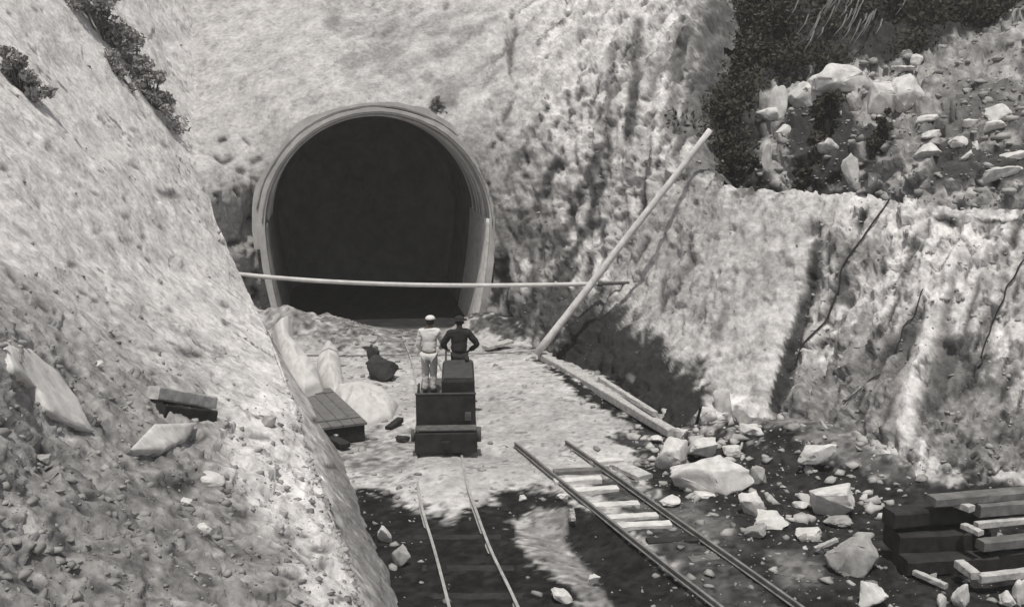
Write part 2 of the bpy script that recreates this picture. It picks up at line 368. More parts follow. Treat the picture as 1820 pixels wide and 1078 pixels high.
k = sstep(3.0, 2.4, bu + .15 * fineb); tone = tone * (1 - k) + k * (0.25 + .10 * fineb)  # steeper face under the lip: its shade is put into the tone
def zb(poly, val, sf=10, wb=18, var=.3):
    global tone
    k = sstep(sf, -sf, sdpoly(px, py, poly) + fineb * wb); tone = tone * (1 - k) + k * val * (1 + var * strk)
zb([(0, 470), (60, 500), (130, 580), (250, 640), (330, 680), (250, 690), (120, 640), (0, 590)], 0.34, 20, 40)
zb([(380, 690), (500, 640), (560, 720), (590, 900), (560, 1000), (480, 940), (400, 860)], 0.58, 30, 50, .15)
zb([(385, 400), (425, 480), (510, 690), (560, 830), (640, 1078), (545, 1078), (485, 850), (440, 690), (340, 480)], .64, 22, 40, .1)
zb([(520, 960), (600, 950), (640, 1078), (560, 1090)], 0.55, 25, 50, .15)
fl = sstep(.26, .42, spk) * sstep(2.8, 3.6, bu) * np.clip(.7 + 1.2 * fbm(VB * .5 + 8, 2), .15, 1); tone = tone * (1 - .68 * fl); VB = VB - nb * (fl * .018)[..., None]
tone = np.clip(tone, .04, .64)
def streak(x, y, ln, wd, ang, v=.35):                 # pits and runnels in the bank, shade painted into their tone
    global tone, VB
    dx, dy = px - x, py - y; c, s = math.cos(R(ang)), math.sin(R(ang))
    q = ((dx * c + dy * s) / ln) ** 2 + ((-dx * s + dy * c) / wd) ** 2; k = np.exp(-q * 1.2) * np.clip(1 + .8 * fineb, 0, 1.3)
    VB -= nb * (k * .04)[..., None]; tone = tone * (1 - np.clip(k * 1.3, 0, 1) * (1 - v))
for a in ((22, 490, 24, 5, 58), (75, 542, 18, 5, 50), (300, 345, 26, 8, 15), (130, 470, 10, 6, 0), (280, 620, 22, 5, 12), (340, 628, 24, 9, 8), (130, 660, 24, 6, 35), (150, 520, 12, 4, 25), (205, 598, 12, 5, 10), (430, 910, 28, 9, 8), (515, 950, 24, 9, 8), (570, 975, 22, 7, 5), (165, 880, 20, 8, 8),
          (370, 1035, 22, 6, 5), (140, 1018, 18, 8, -10), (90, 1055, 28, 8, 35), (120, 970, 24, 12, 40), (575, 1000, 7, 12, 0), (180, 1045, 16, 8, 5), (465, 1055, 18, 9, 15), (460, 775, 26, 5, 5), (385, 890, 24, 5, 5), (318, 980, 16, 7, 20), (80, 800, 12, 10, 0), (40, 870, 20, 8, 60), (300, 855, 34, 12, 10), (330, 860, 20, 20, 0), (355, 780, 22, 7, -20)):
    streak(*a)
rg = random.Random(41)
for k in range(70):
    x = rg.uniform(-5, 600); y = rg.uniform(180, 1070)
    streak(x, y, rg.uniform(5, 15), rg.uniform(3, 5), rg.gauss(18 if y > 600 else 38, 18), rg.uniform(.25, .5))
bank = link('left_bank', grid_mesh('left_bank', VB, np.clip(tone, .035, .64), ~((bu < 2.95) & (np.linspace(0, 11, 540)[:, None] > 7.3))), M_TERR); tag(bank, kind='structure')
NB = normals(VB); PB = project(VB)

# ------------------------------------------------------------------ hillside over the portal and the cutting face on the right
def gp(x, y, z=0.0): return (x, y, Dz(x, y, z))
ctl = [(250, -320, 50), (700, -320, 50), (1100, -320, 46), (1350, -320, 42), (150, 0, 41), (300, 0, 40.5), (450, 0, 40), (674, 0, 39), (900, 0, 37.5), (1100, 0, 35.8), (1280, 0, 33.6), (1350, 0, 33),
       (200, 120, 38), (330, 120, 36.8), (450, 110, 36.2), (674, 120, 35.4), (850, 110, 35), (1000, 100, 34.2), (1150, 100, 32.8), (1280, 110, 31.4), (1350, 120, 31),
       (674, 190, 33.5), (560, 215, 33.4), (800, 215, 33.4), (455, 402, 33.4), (890, 402, 33.2), (480, 270, 33.4), (870, 290, 33.3), (500, 580, 33.4), (868, 560, 33.0), (674, 402, 33.4),
       (385, 275, 33.0), (388, 340, 31.6), (392, 400, 31.7), (405, 460, 31.8), (330, 330, 30.5), (320, 420, 31.5), (250, 420, 32), (430, 580, 32.9),
       (960, 250, 32.7), (960, 400, 32.4), (940, 510, 32.3), (1050, 200, 32.2), (1050, 350, 31.5), (1040, 470, 31.0), (1150, 220, 31.0), (1150, 330, 30.1), (1250, 240, 29.6), (1340, 250, 29),
       gp(905, 585, .1), gp(955, 618, .05), gp(1070, 682), gp(1190, 760), gp(1290, 762), gp(1390, 765), gp(1500, 815), gp(1600, 862), gp(1720, 872), gp(1850, 868), gp(2000, 860),
       gp(905, 660, -1.1), gp(1070, 760, -1.1), gp(1190, 850, -1.1), gp(1390, 860, -1.1), gp(1600, 950, -1.1), gp(1850, 960, -1.1), gp(2000, 960, -1.1), gp(700, 640, -.6), gp(600, 640, -.6),
       (1160, 335, 29.9), (1300, 338, 27.2), (1480, 345, 25.5), (1110, 460, 29.9), (1170, 560, 27.2), (1265, 534, 25.4), (1400, 540, 24.5), (1560, 352, 24.7), (1700, 372, 23.1), (1850, 377, 22.3), (2000, 390, 21.5),
       (1500, 570, 22.9), (1650, 600, 21.3), (1800, 600, 20.7), (1980, 620, 20.0), (1300, 640, 24.0)]
TH = TPS(ctl)
hx = np.arange(160, 1960, 3.6); hy = np.arange(-310, 960, 3.6)
HX, HY = np.meshgrid(hx, hy, indexing='ij')
HD = TH(HX, HY); VH = P(HX, HY, HD); nh = normals(VH)
lean = VH[..., 0] * .55 - VH[..., 1] * .8                                     # along the cutting
def wall_noise(V, a, b, o=4, sh=0.35): return fbm(np.stack([(V[..., 0] * .6 - V[..., 1] * .8 + V[..., 2] * sh) * a, V[..., 2] * b, V[..., 1] * .25 * b], -1), o)
right = sstep(820, 1050, HX)
def bl(x, y, r): return np.exp(-((HX - x) ** 2 + (HY - y) ** 2) / r ** 2)
panel = sdpoly(HX, HY, [(1075, 500), (1165, 332), (1490, 345), (1440, 440), (1372, 700), (1200, 770), (1120, 700)])
inp = sstep(14, -14, panel)
rw = right * (1 - .75 * inp)
d = 0.16 * fbm(VH * .55, 3) * (1 - .4 * inp) + right * 0.07 * fbm(VH * 1.6 + 2, 4) + (rw * .14 + .03) * wall_noise(VH, 2.6, .5) + (rw * .07 + .03) * wall_noise(VH, 6.5, 1.1, 4) + (.02 + .05 * rw) * fbm(VH * 4.5, 3)
d = d - rw * 0.22 * np.clip(wall_noise(VH + 9, 1.8, .6) - .15, 0, 1)
fc1 = facets(VH * np.array([1.1, 1.1, .6]) + .37 * fbm(VH * 1.5, 2)[..., None]); fc2 = facets(VH * np.array([3., 3., 1.7]) + 5)
lf = sstep(480, 440, HX) * sstep(280, 340, HY)
d = d + (rw * .13 + lf * .07 + .03 * inp * right + .02) * fc1 + (rw * .07 + .06 * lf + .02 * inp * right + .012) * fc2
edge = sdline(HX, HY, [(1442, 425), (1420, 520), (1395, 600), (1370, 700)]); rgt = HX - np.interp(HY, [330, 425, 520, 600, 700, 760], [1480, 1442, 1420, 1395, 1370, 1350])
wl = sstep(360, 430, HY) * sstep(760, 700, HY)
d = d + wl * (.14 * np.exp(-((rgt + 22) / 26) ** 2) - .16 * np.exp(-((rgt - 16) / 18) ** 2))
def rib(pts, wd, h): return h * np.exp(-(sdline(HX, HY, pts) / wd) ** 2)
r1 = [(1718, 392), (1690, 470), (1660, 560), (1635, 650), (1605, 775)]; r2 = [(1755, 425), (1725, 510), (1700, 590)]; r3 = [(1640, 795), (1632, 850)]
d = d + rib(r1, 13, .2) + rib(r2, 9, .12) + rib(r3, 10, .2)
d = d - rib([(1735, 480), (1700, 600), (1660, 690)], 10, .15)
d = d - .35 * bl(885, 495, 24) - .2 * bl(892, 460, 18) - .25 * bl(1440, 410, 16)
d = d - 1.6 * sstep(1215, 1330, HX) * sstep(345, 250, HY)
VH = VH + nh * d[..., None]
fh = fbm(VH * 2.6 + 1, 4); st1 = wall_noise(VH, 3.2, .55); st2 = wall_noise(VH, 8.0, 1.3); hg = .6 * fbm(VH * 7.0 + 4, 3) + .6 * wall_noise(VH + 2, 10, 2.5, 3); spk = .45 * fbm(VH * np.array([4.5, 4.5, 3.0]) + 7, 3) + .6 * wall_noise(VH + 5, 6.0, 1.6, 3)
tone = 0.45 + .05 * fbm(VH * .5, 3) + .05 * fh
wallt = 0.56 + .30 * st1 + .20 * st2 + .14 * fh
kr = sstep(820, 1000, HX + 60 * fh); tone = tone * (1 - kr) + wallt * kr
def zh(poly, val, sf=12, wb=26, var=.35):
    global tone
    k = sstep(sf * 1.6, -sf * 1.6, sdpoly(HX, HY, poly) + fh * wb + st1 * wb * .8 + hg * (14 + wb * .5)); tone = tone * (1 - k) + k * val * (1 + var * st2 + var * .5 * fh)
def sh_(pts, wd, val, wob=6):
    global tone
    k = np.exp(-((sdline(HX, HY, pts) + fh * wob) / wd) ** 2); k = np.clip(k * (1.3 + .8 * st2), 0, 1); tone = tone * (1 - k) + k * val
zh([(1080, 480), (1165, 332), (1490, 345), (1440, 440), (1372, 690), (1250, 690), (1130, 600)], .47, 10, 10, .22)
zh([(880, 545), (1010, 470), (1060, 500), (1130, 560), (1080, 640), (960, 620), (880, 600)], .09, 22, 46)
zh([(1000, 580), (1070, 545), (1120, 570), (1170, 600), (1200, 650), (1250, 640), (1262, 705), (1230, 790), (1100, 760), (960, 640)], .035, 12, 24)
zh([(858, 452), (905, 450), (912, 500), (895, 545), (862, 548), (872, 500)], .03, 6, 8)  # recess right of the portal, its shadow painted as dark tone
zh([(880, 380), (960, 380), (1000, 420), (960, 470), (900, 440)], .20, 20, 50)
zh([(1380, 700), (1500, 560), (1620, 600), (1640, 700), (1560, 830), (1400, 800)], .25, 24, 60)
zh([(1640, 600), (1820, 620), (1900, 860), (1600, 870)], .24, 24, 70)
zh([(1420, 780), (1560, 800), (1640, 850), (1900, 850), (1900, 930), (1400, 900)], .07, 16, 40)
zh([(390, 330), (455, 330), (455, 560), (400, 470)], .40, 14, 40)
zh([(590, 20), (740, 0), (730, 120), (640, 130)], .33, 30, 60)
for pts, wd, v in (([(1135, 40), (1125, 250)], 10, .16), ([(1128, 150), (1122, 235)], 9, .10), ([(1062, 270), (1048, 400), (1005, 470)], 9, .12), ([(1035, 330), (1000, 430), (940, 500)], 7, .16), ([(1010, 470), (930, 570)], 7, .10), ([(1090, 90), (1075, 330)], 8, .24), ([(1210, 60), (1190, 220)], 10, .22), ([(1235, 130), (1200, 280)], 8, .2),
                   ([(1262, 0), (1275, 200), (1240, 300)], 12, .2), ([(980, 300), (930, 420)], 7, .22), ([(960, 210), (900, 320)], 6, .25), ([(1290, 540), (1275, 600)], 6, .2), ([(1420, 430), (1452, 395)], 8, .05), ([(1545, 370), (1525, 395)], 7, .08), ([(1660, 382), (1740, 386), (1830, 395)], 6, .07), ([(1500, 460), (1490, 520)], 10, .15),
                   ([(1480, 440), (1560, 450)], 22, .3), ([(1640, 560), (1605, 610)], 16, .10), ([(1690, 610), (1650, 700)], 10, .12), ([(1750, 640), (1710, 680)], 20, .12), ([(800, 180), (775, 185)], 12, .2)):
    sh_(pts, wd, v)
zh([(1195, 120), (1260, -60), (1340, -60), (1340, 345), (1270, 320), (1225, 230)], .13, 24, 50)
scr = sstep(20, -20, sdpoly(HX, HY, [(1290, 700), (1400, 690), (1640, 640), (1900, 700), (1900, 870), (1500, 860), (1290, 780)]) + fh * 40)
fk = sstep(.16, .34, hg) * kr * (.75 - .35 * inp); tone = tone * (1 - fk * .62); tone = tone * (1 + (.4 * kr * (1 - .6 * inp) + scr * .8) * hg)
for pts, wd, v in (([(1452, 430), (1432, 520), (1407, 600), (1382, 700)], 11, .07), ([(1400, 620), (1374, 715)], 12, .05), ([(1690, 520), (1640, 640), (1590, 740)], 9, .09), ([(1735, 500), (1705, 610), (1660, 720)], 9, .10)): sh_(pts, wd, v, 4)  # shade beside the step and the ribs, drawn in the tone
def stroke(x, y, ln, wd, ang, val, dep=.05):        # one dark gouge in the face, running down it
    i0, i1 = np.searchsorted(hx, [x - ln * 2 - 12, x + ln * 2 + 12]); j0, j1 = np.searchsorted(hy, [y - ln * 2 - 12, y + ln * 2 + 12]); q = (slice(i0, i1), slice(j0, j1))
    dx, dy = HX[q] - x + 7 * fh[q], HY[q] - y; c, s_ = math.cos(R(ang)), math.sin(R(ang)); a_ = dx * c + dy * s_; b_ = -dx * s_ + dy * c + .0012 * a_ ** 2
    k = np.clip(np.exp(-(a_ / ln) ** 4 - (b_ / wd) ** 2) * (1.25 + .5 * st2[q]), 0, 1); tone[q] = tone[q] * (1 - k) + k * val; VH[q] -= nh[q] * (k * dep)[..., None]
rg = random.Random(77)
for k in range(46): x = rg.uniform(900, 1270); stroke(x, rg.uniform(60, 540), rg.uniform(10, 42), rg.uniform(3, 6), rg.gauss(102 + (1000 - x) * -.03, 9) if rg.random() < .6 else rg.gauss(122, 8), rg.uniform(.06, .2), .08)
for k in range(60): stroke(rg.uniform(760, 1280), rg.uniform(10, 520), rg.uniform(4, 9), rg.uniform(3, 5), rg.gauss(110, 30), rg.uniform(.08, .2))
for k in range(30): stroke(rg.uniform(560, 900), rg.uniform(5, 180), rg.uniform(10, 40), rg.uniform(4, 9), rg.gauss(150, 10), rg.uniform(.26, .34), .03)
for k in range(24): stroke(rg.uniform(340, 460), rg.uniform(250, 540), rg.uniform(5, 14), rg.uniform(3, 6), rg.gauss(10, 25), rg.uniform(.05, .16), .08)
for k in range(60): stroke(rg.uniform(1460, 1820), rg.uniform(380, 840), rg.uniform(8, 34), rg.uniform(3, 6), rg.gauss(112, 8), rg.uniform(.06, .18), .07)
for k in range(40): stroke(rg.uniform(1460, 1820), rg.uniform(380, 850), rg.uniform(3, 7), rg.uniform(3, 5), rg.gauss(110, 40), rg.uniform(.05, .15))
for k in range(40): stroke(rg.uniform(1120, 1430), rg.uniform(350, 690), rg.uniform(4, 20), rg.uniform(2.5, 4), rg.gauss(110, 10), rg.uniform(.2, .34), .02)
stroke(1440, 408, 16, 8, 135, .04, .1); stroke(1533, 388, 14, 6, 125, .06, .08); stroke(290, 345, 26, 8, 15, .1)
k = np.clip(rib(r1, 14, 1.5) + rib(r2, 8, 1.2) + rib(r3, 11, 1.3), 0, 1); tone = tone * (1 - k) + k * .64  # ribs catching light: the brightness is painted into their tone
k = np.where(rgt < 0, np.exp(-(rgt / 24) ** 2), 0) * wl; tone = tone * (1 - k) + k * .6  # lit edge left of the step, painted pale in the tone
kk = sstep(.24, .42, spk) * (.3 + .4 * kr); tone = tone * (1 - kk * (1 - .6 * inp)); VH = VH - nh * (kk * .03 * (1 - .6 * inp))[..., None]
topedge = np.interp(HX, [1180, 1300, 1490, 1560, 1660, 1850, 2000], [322, 326, 340, 344, 362, 368, 380]) + 3 * fbm(VH * 2.0 + 3, 3)
lim = np.interp(HY, [-320, 0, 250, 330], [1325, 1300, 1288, 1292]) + 26 * fbm(VH * .8, 4)
hole = ((HX - 674) ** 2 + (HY - 402) ** 2 < 205 ** 2) | ((np.abs(HX - 674) < 205 - 28 * np.clip((HY - 402) / 200, 0, 1) ** 1.5) & (HY > 402))
keep = ((HX < lim) | (HY > topedge)) & ~hole
hill = link('hillside', grid_mesh('hillside', VH, np.clip(tone, .025, .64), keep), M_TERR); tag(hill, kind='structure')
NH = normals(VH); PH = (HX, HY); KH = keep

# ------------------------------------------------------------------ bench of rubble above the cutting face and the dark wooded slope behind it
tb = TPS([(1100, 330, 33.5), (1100, 0, 39), (1150, 370, 32.4), (1300, 360, 29.4), (1480, 370, 27.6), (1560, 375, 26.8), (1700, 400, 25.0), (1850, 400, 24.2), (2000, 410, 23.4),
          (1200, 250, 31.8), (1300, 280, 30), (1400, 260, 29.2), (1500, 290, 27.5), (1600, 280, 27), (1700, 270, 26.3), (1850, 260, 25.8), (2000, 260, 25.4),
          (1250, 130, 34.5), (1400, 150, 33), (1550, 110, 32), (1650, 80, 31.5), (1750, 50, 31), (1850, 0, 31), (2000, -40, 31),
          (1230, -50, 38), (1550, -50, 38), (1850, -150, 37), (1230, -320, 46), (1550, -320, 48), (2000, -320, 44)])
ux = np.arange(1150, 1980, 4.0); uy = np.arange(-310, 420, 4.0)
UX, UY = np.meshgrid(ux, uy, indexing='ij')
VU = P(UX, UY, tb(UX, UY)); nu_ = normals(VU)
line = np.interp(UX, [1225, 1290, 1330, 1370, 1430, 1560, 1650, 1700, 1790, 1900], [330, 250, 190, 155, 132, 105, 95, 72, 22, -40])
VU = VU + nu_ * (0.35 * fbm(VU * .7, 4) + .12 * fbm(VU * 2.2, 4) + .26 * facets(VU * 1.1) + .12 * facets(VU * 2.6 + 3))[..., None]
fu = fbm(VU * 2.0, 4)
tone = 0.30 + .2 * fu + .22 * fbm(VU * 5, 3)
def zu(poly, val, sf=12, wb=30):
    global tone
    k = sstep(sf, -sf, sdpoly(UX, UY, poly) + fu * wb); tone = tone * (1 - k) + k * val * (1 + .4 * fu)
zu([(1240, 400), (1260, 200), (1330, 150), (1370, 200), (1350, 260), (1380, 330), (1500, 345), (1500, 400)], .05, 12, 24)
zu([(1400, 180), (1500, 170), (1530, 230), (1500, 330), (1430, 340), (1390, 260)], .05, 10, 26)
zu([(1520, 230), (1590, 220), (1600, 280), (1540, 300)], .05, 10, 20)
zu([(1640, 270), (1900, 230), (1900, 330), (1660, 330)], .07, 12, 26)
zu([(1680, 130), (1820, 130), (1820, 230), (1650, 240)], .15, 20, 40)
zu([(1590, 150), (1610, 140), (1590, 190), (1570, 190)], .05, 6, 8)
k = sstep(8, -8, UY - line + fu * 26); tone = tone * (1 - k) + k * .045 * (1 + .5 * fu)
rub = link('rubble_bench', grid_mesh('rubble_bench', VU, np.clip(tone, .03, .5)), M_TERR); tag(rub, kind='structure')
NU = normals(VU); PU = (UX, UY)

def pick(surf, x, y):                              # nearest surface point on the sight line of a photo point
    V, Nn, (qx, qy) = surf; k = np.argmin((qx - x) ** 2 + (qy - y) ** 2); return Vector(V.reshape(-1, 3)[k]), Vector(Nn.reshape(-1, 3)[k])
BANK = (VB, NB, PB); HILL = (np.where(KH[..., None], VH, 1e4), NH, (np.where(KH, HX, 1e6), HY)); BENCH = (VU, NU, PU)

# ------------------------------------------------------------------ rocks
def hull(r, n=16, pw=3.0):
    bm = bmesh.new()
    for k in range(n):
        d = Vector((r.gauss(0, 1), r.gauss(0, 1), r.gauss(0, 1))).normalized(); m = (abs(d.x) ** pw + abs(d.y) ** pw + abs(d.z) ** pw) ** (1 / pw)
        bm.verts.new(d / m * r.uniform(.82, 1.0))
    o = bmesh.ops.convex_hull(bm, input=bm.verts[:]); junk = [v for v in bm.verts if not v.link_faces]
    bmesh.ops.delete(bm, geom=junk, context='VERTS'); bmesh.ops.dissolve_limit(bm, angle_limit=R(14), verts=bm.verts[:], edges=bm.edges[:])
    return bm
def rock_mesh(seed, sx, sy, sz, sub=3):
    r = random.Random(seed * 13 + 5); bm = hull(r)
    bmesh.ops.bevel(bm, geom=bm.edges[:], offset=.15, segments=3, affect='EDGES', profile=.5, clamp_overlap=True)
    bmesh.ops.triangulate(bm, faces=bm.faces[:])
    for q in range(2):
        long_ = [e for e in bm.edges if e.calc_length() > (.5, .26)[q]]
        if long_: bmesh.ops.subdivide_edges(bm, edges=long_, cuts=1); bmesh.ops.triangulate(bm, faces=bm.faces[:])
    co = np.array([v.co for v in bm.verts])
    co = co * (1 + .14 * fbm(co * 1.5 + seed * 3.1, 3) + .09 * fbm(co * 4 + seed, 3) + .05 * facets(co * 2.5 + seed))[:, None]
    lo, hi = co.min(0), co.max(0); co = (co - (lo + hi) / 2) / ((hi - lo) / 2)
    for v, c in zip(bm.verts, co): v.co = Vector(c * np.array([sx, sy, sz]) / 2)
    me = bpy.data.meshes.new('rock'); bm.to_mesh(me); bm.free(); smooth(me)
    me.set_sharp_from_angle(angle=R(40))
    return me
RK = [0]
def rock(x, y, wpx, hpx, label, surf=None, m=None, group='loose rocks fallen in the cutting', rot=None, tilt=0.0, name='rock', cat='rock', depth_k=.9, sink=.12, sub=3):
    RK[0] += 1; sd = RK[0]
    if surf is None: p = Vector(on_ground(x, y + hpx / 2))
    else: p, n = pick(surf, x, y + hpx * .35)
    sc = p.y / F; W = wpx * sc; H = hpx * sc * 1.05; Dp = W * depth_k
    me = rock_mesh(sd, W * 1.08, Dp, H * 1.12, sub=sub); o = link(name, me, m or M_ROCK)
    o.location = p + Vector((0, Dp * .3, H * (.5 - sink))); o.rotation_euler = (0, tilt, (rot if rot is not None else random.Random(sd).uniform(-.25, .25)))
    tag(o, label, cat, group); return o
rock(1195, 805, 62, 58, 'rounded pale boulder touching the end of the floor timber', tilt=-.2)
rock(1252, 794, 62, 32, 'broad pale boulder just right of the rounded boulder')
rock(1268, 845, 145, 62, 'largest pale slab of rock beside the upper end of the sleepered track', depth_k=.5, tilt=-.1)
rock(1302, 800, 34, 20, 'small pale wedge of rock behind the largest slab')
rock(1346, 843, 34, 32, 'grey knob of rock at the right tip of the largest slab', m=M_ROCKG)
rock(1286, 716, 34, 62, 'tall upright white rock at the dark foot of the cutting face', depth_k=1.1)
rock(1256, 738, 40, 34, 'squat white rock leaning on the left of the tall upright one')
rock(1322, 742, 34, 30, 'grey lump of rock right of the tall upright white one', m=M_ROCKG)
rock(1340, 764, 56, 18, 'flat pale stone lying below the tall upright white rock')
rock(1326, 703, 20, 18, 'small pale stone beside the top of the tall white rock')
rock(1352, 722, 36, 14, 'thin slanting pale stone right of the tall white rock', tilt=-.5)
rock(1376, 725, 14, 26, 'narrow upright pale stone below the step in the face')
rock(1424, 738, 40, 12, 'slim pale stone lying alone on the grey scree', tilt=-.4)
rock(1455, 805, 72, 28, 'long tilted pale slab alone below the cutting face', tilt=-.35, depth_k=.5)
rock(1338, 898, 46, 38, 'cube shaped pale rock right of the sleepered track')
rock(1372, 926, 62, 24, 'flat topped pale rock below the cube shaped rock')
rock(1346, 946, 42, 18, 'low grey stone under the flat topped pale rock', m=M_ROCKG, tilt=-.4)
rock(1425, 898, 30, 14, 'small pale stone between the cube shaped rock and the big pentagonal block')
rock(1487, 893, 78, 54, 'big smooth five sided pale block in the dark rubble', tilt=-.15)
rock(1492, 927, 44, 20, 'grey stone under the big five sided block', m=M_ROCKG)
rock(1440, 949, 46, 22, 'flat pale stone left of the wedge shaped boulder')
rock(1520, 985, 92, 68, 'heavy wedge shaped grey boulder with a flat bright top', m=M_ROCKG)
rock(1551, 1056, 58, 48, 'round pale boulder nearest the viewer right of the track')
rock(1710, 1056, 30, 46, 'upright pale block in front of the timber stack')
rock(1675, 1066, 18, 28, 'small pale block left of the upright block near the timber stack')
rock(1794, 1062, 30, 30, 'pale rock in the lower right corner of the view')
rock(1812, 1048, 24, 50, 'pale rock cut by the right edge of the view')
rock(1211, 768, 24, 18, 'small pale stone at the very end of the floor timber')
rock(1166, 781, 26, 14, 'little pale stone left of the rounded boulder')
rock(1192, 892, 40, 16, 'low pale stone just outside the right rail')
rock(1252, 880, 40, 10, 'sliver of pale stone in front of the largest slab')
rock(685, 948, 30, 34, 'pale stone perched at the foot of the bank near the left rail', tilt=.3)
rock(713, 986, 34, 40, 'grey rounded stone in the muck left of the rails', m=M_ROCKG)
rock(1000, 882, 22, 12, 'small white stone beside the left rail of the sleepered track')
rock(1056, 1030, 22, 24, 'small white stone in the wet ditch between the tracks')
rock(998, 1060, 44, 22, 'long pale stone lying in the muck by the ditch', tilt=.5)
rock(929, 884, 14, 12, 'tiny pale stone where the dust meets the black muck')
rock(663, 634, 22, 44, 'dark upright shard of rock on the dust heap', m=M_ROCKD, group='dark rocks by the portal')
rock(676, 653, 54, 46, 'dark slanting boulder lying on the dust before the tunnel', m=M_ROCKD, group='dark rocks by the portal', tilt=.7)
rock(655, 603, 28, 8, 'grey flat stone behind the dark upright shard', m=M_ROCKG, group='dark rocks by the portal')
rock(757, 778, 1, 1, 'x') if False else None
for a in ((715, 780, 26, 12), (655, 600, 1, 1)):
    if a[2] > 2: rock(*a, 'small dark stone in the dust left of the rail trolley', m=M_ROCKD, group='dark rocks by the portal')
# rocks on the bench above the face
for a in ((1385, 200, 34, 62, 'pale upright outcrop at the edge of the dark wooded slope', .9), (1372, 216, 42, 28, 'pale ledge of rock left under the upright outcrop', .9), (1395, 240, 30, 22, 'small pale rock in the dark hollow below the outcrop', .9), (1372, 290, 18, 46, 'thin pale upright rock at the back of the bench', .9),
          (1475, 262, 46, 30, 'white three cornered stone below the dark bush', .9), (1514, 308, 30, 60, 'white upright slab standing at the edge of the bench', .5), (1556, 322, 22, 26, 'small white stone beside the upright white slab', .9), (1412, 290, 30, 26, 'grey pale rock on the bench left of the white stone', .9),
          (1632, 112, 22, 20, 'white stone on the crest of the rubble under the dark trees', .9), (1612, 135, 34, 10, 'flat white stone below the crest stone', .9), (1618, 170, 60, 60, 'big pale rounded rock high on the rubble slope', .8), (1500, 155, 100, 50, 'broad pale hump of rock under the dark trees', .7), (1570, 180, 60, 60, 'pale rough rock left of the high rounded rock', .8), (1440, 180, 60, 40, 'pale sloping rock above the dark bush', .8)):
    rock(a[0], a[1], a[2], a[3], a[4], BENCH, group='rocks on the rubble bench', depth_k=a[5])
for a in ((1785, 200, 60, 26, 'uppermost long pale slab at the right edge of the bench'), (1760, 226, 58, 16, 'thin pale slab under the uppermost long slab'), (1732, 250, 66, 20, 'long white slab in the middle of the slab pile'), (1705, 262, 32, 18, 'short white stone left of the long white slab'), (1718, 282, 22, 18, 'small white block under the long white slab'),
          (1805, 274, 46, 16, 'pale slab cut by the right edge of the view'), (1790, 312, 78, 26, 'lowest and broadest pale slab on the bench'), (1660, 286, 46, 26, 'greyish slab left of the small white block'), (1650, 215, 40, 14, 'narrow pale stone above the greyish slab'), (1660, 238, 34, 12, 'pale sliver stone in the rubble above the greyish slab'), (1725, 228, 26, 14, 'small pale chip left of the thin slab')):
    rock(a[0], a[1], a[2], a[3], a[4], BENCH, group='slabs on the rubble bench', tilt=-.22, depth_k=.8)
# slabs and stones on the left bank
def sheet_slab(name, poly, z0, th, m, label, cat, group=None, surf=BANK):
    c = np.array(poly, float); pts = [pick(surf, *q) for q in poly]; n = sum((q[1] for q in pts), Vector()).normalized()
    top = [q[0] + n * th * 1.25 for q in pts]; bot = [q[0] - n * th for q in pts]; ctr = sum(top, Vector()) / len(top); k = len(top)
    inner = [ctr + (q - ctr) * .9 + n * .02 for q in top]
    me = MB().add(inner + top + bot, [tuple(range(k))] + [(i, (i + 1) % k, k + (i + 1) % k, k + i) for i in range(k)] + [(k + i, k + (i + 1) % k, 2 * k + (i + 1) % k, 2 * k + i) for i in range(k)] + [tuple(range(2 * k, 3 * k))]).mesh(name)
    bm = bmesh.new(); bm.from_mesh(me); bmesh.ops.triangulate(bm, faces=bm.faces[:]); bmesh.ops.subdivide_edges(bm, edges=bm.edges[:], cuts=3, use_grid_fill=True)
    for v in bm.verts:
        f = fbm(np.array(v.co)[None] * 3.0, 3)[0]; v.co += n * f * .05
    bm.to_mesh(me); bm.free(); smooth(me)
    return tag(link(name, me, m), label, cat, group)
sheet_slab('rock_slab', [(0, 612), (45, 625), (95, 668), (130, 715), (160, 770), (120, 758), (75, 735), (50, 690), (15, 665)], 0, .05, M_ROCK, 'long smooth white slab sunk in the left bank', 'rock slab', 'slabs on the left bank')
sheet_slab('rock_slab', [(265, 765), (340, 762), (330, 785), (285, 808), (225, 808)], 0, .08, M_ROCK, 'pale flat slab with a dark underside low on the left bank', 'rock slab', 'slabs on the left bank')
rock(374, 857, 48, 22, 'pale oblong stone on the bank below the dark plank', BANK, group='stones on the left bank', tilt=.3)
rock(330, 893, 22, 14, 'small pale stone left of the oblong stone on the bank', BANK, group='stones on the left bank')
rock(360, 940, 30, 18, 'pale stone in the grey spoil near the lower edge of the bank', BANK, group='stones on the left bank')
rock(478, 752, 28, 18, 'grey stone half sunk near the lip of the bank', BANK, m=M_ROCKG, group='stones on the left bank')
rock(75, 820, 30, 20, 'grey stone in the coarse spoil at the left', BANK, m=M_ROCKG, group='stones on the left bank')
rock(175, 648, 18, 12, 'little white stone above the long white slab', BANK, group='stones on the left bank')
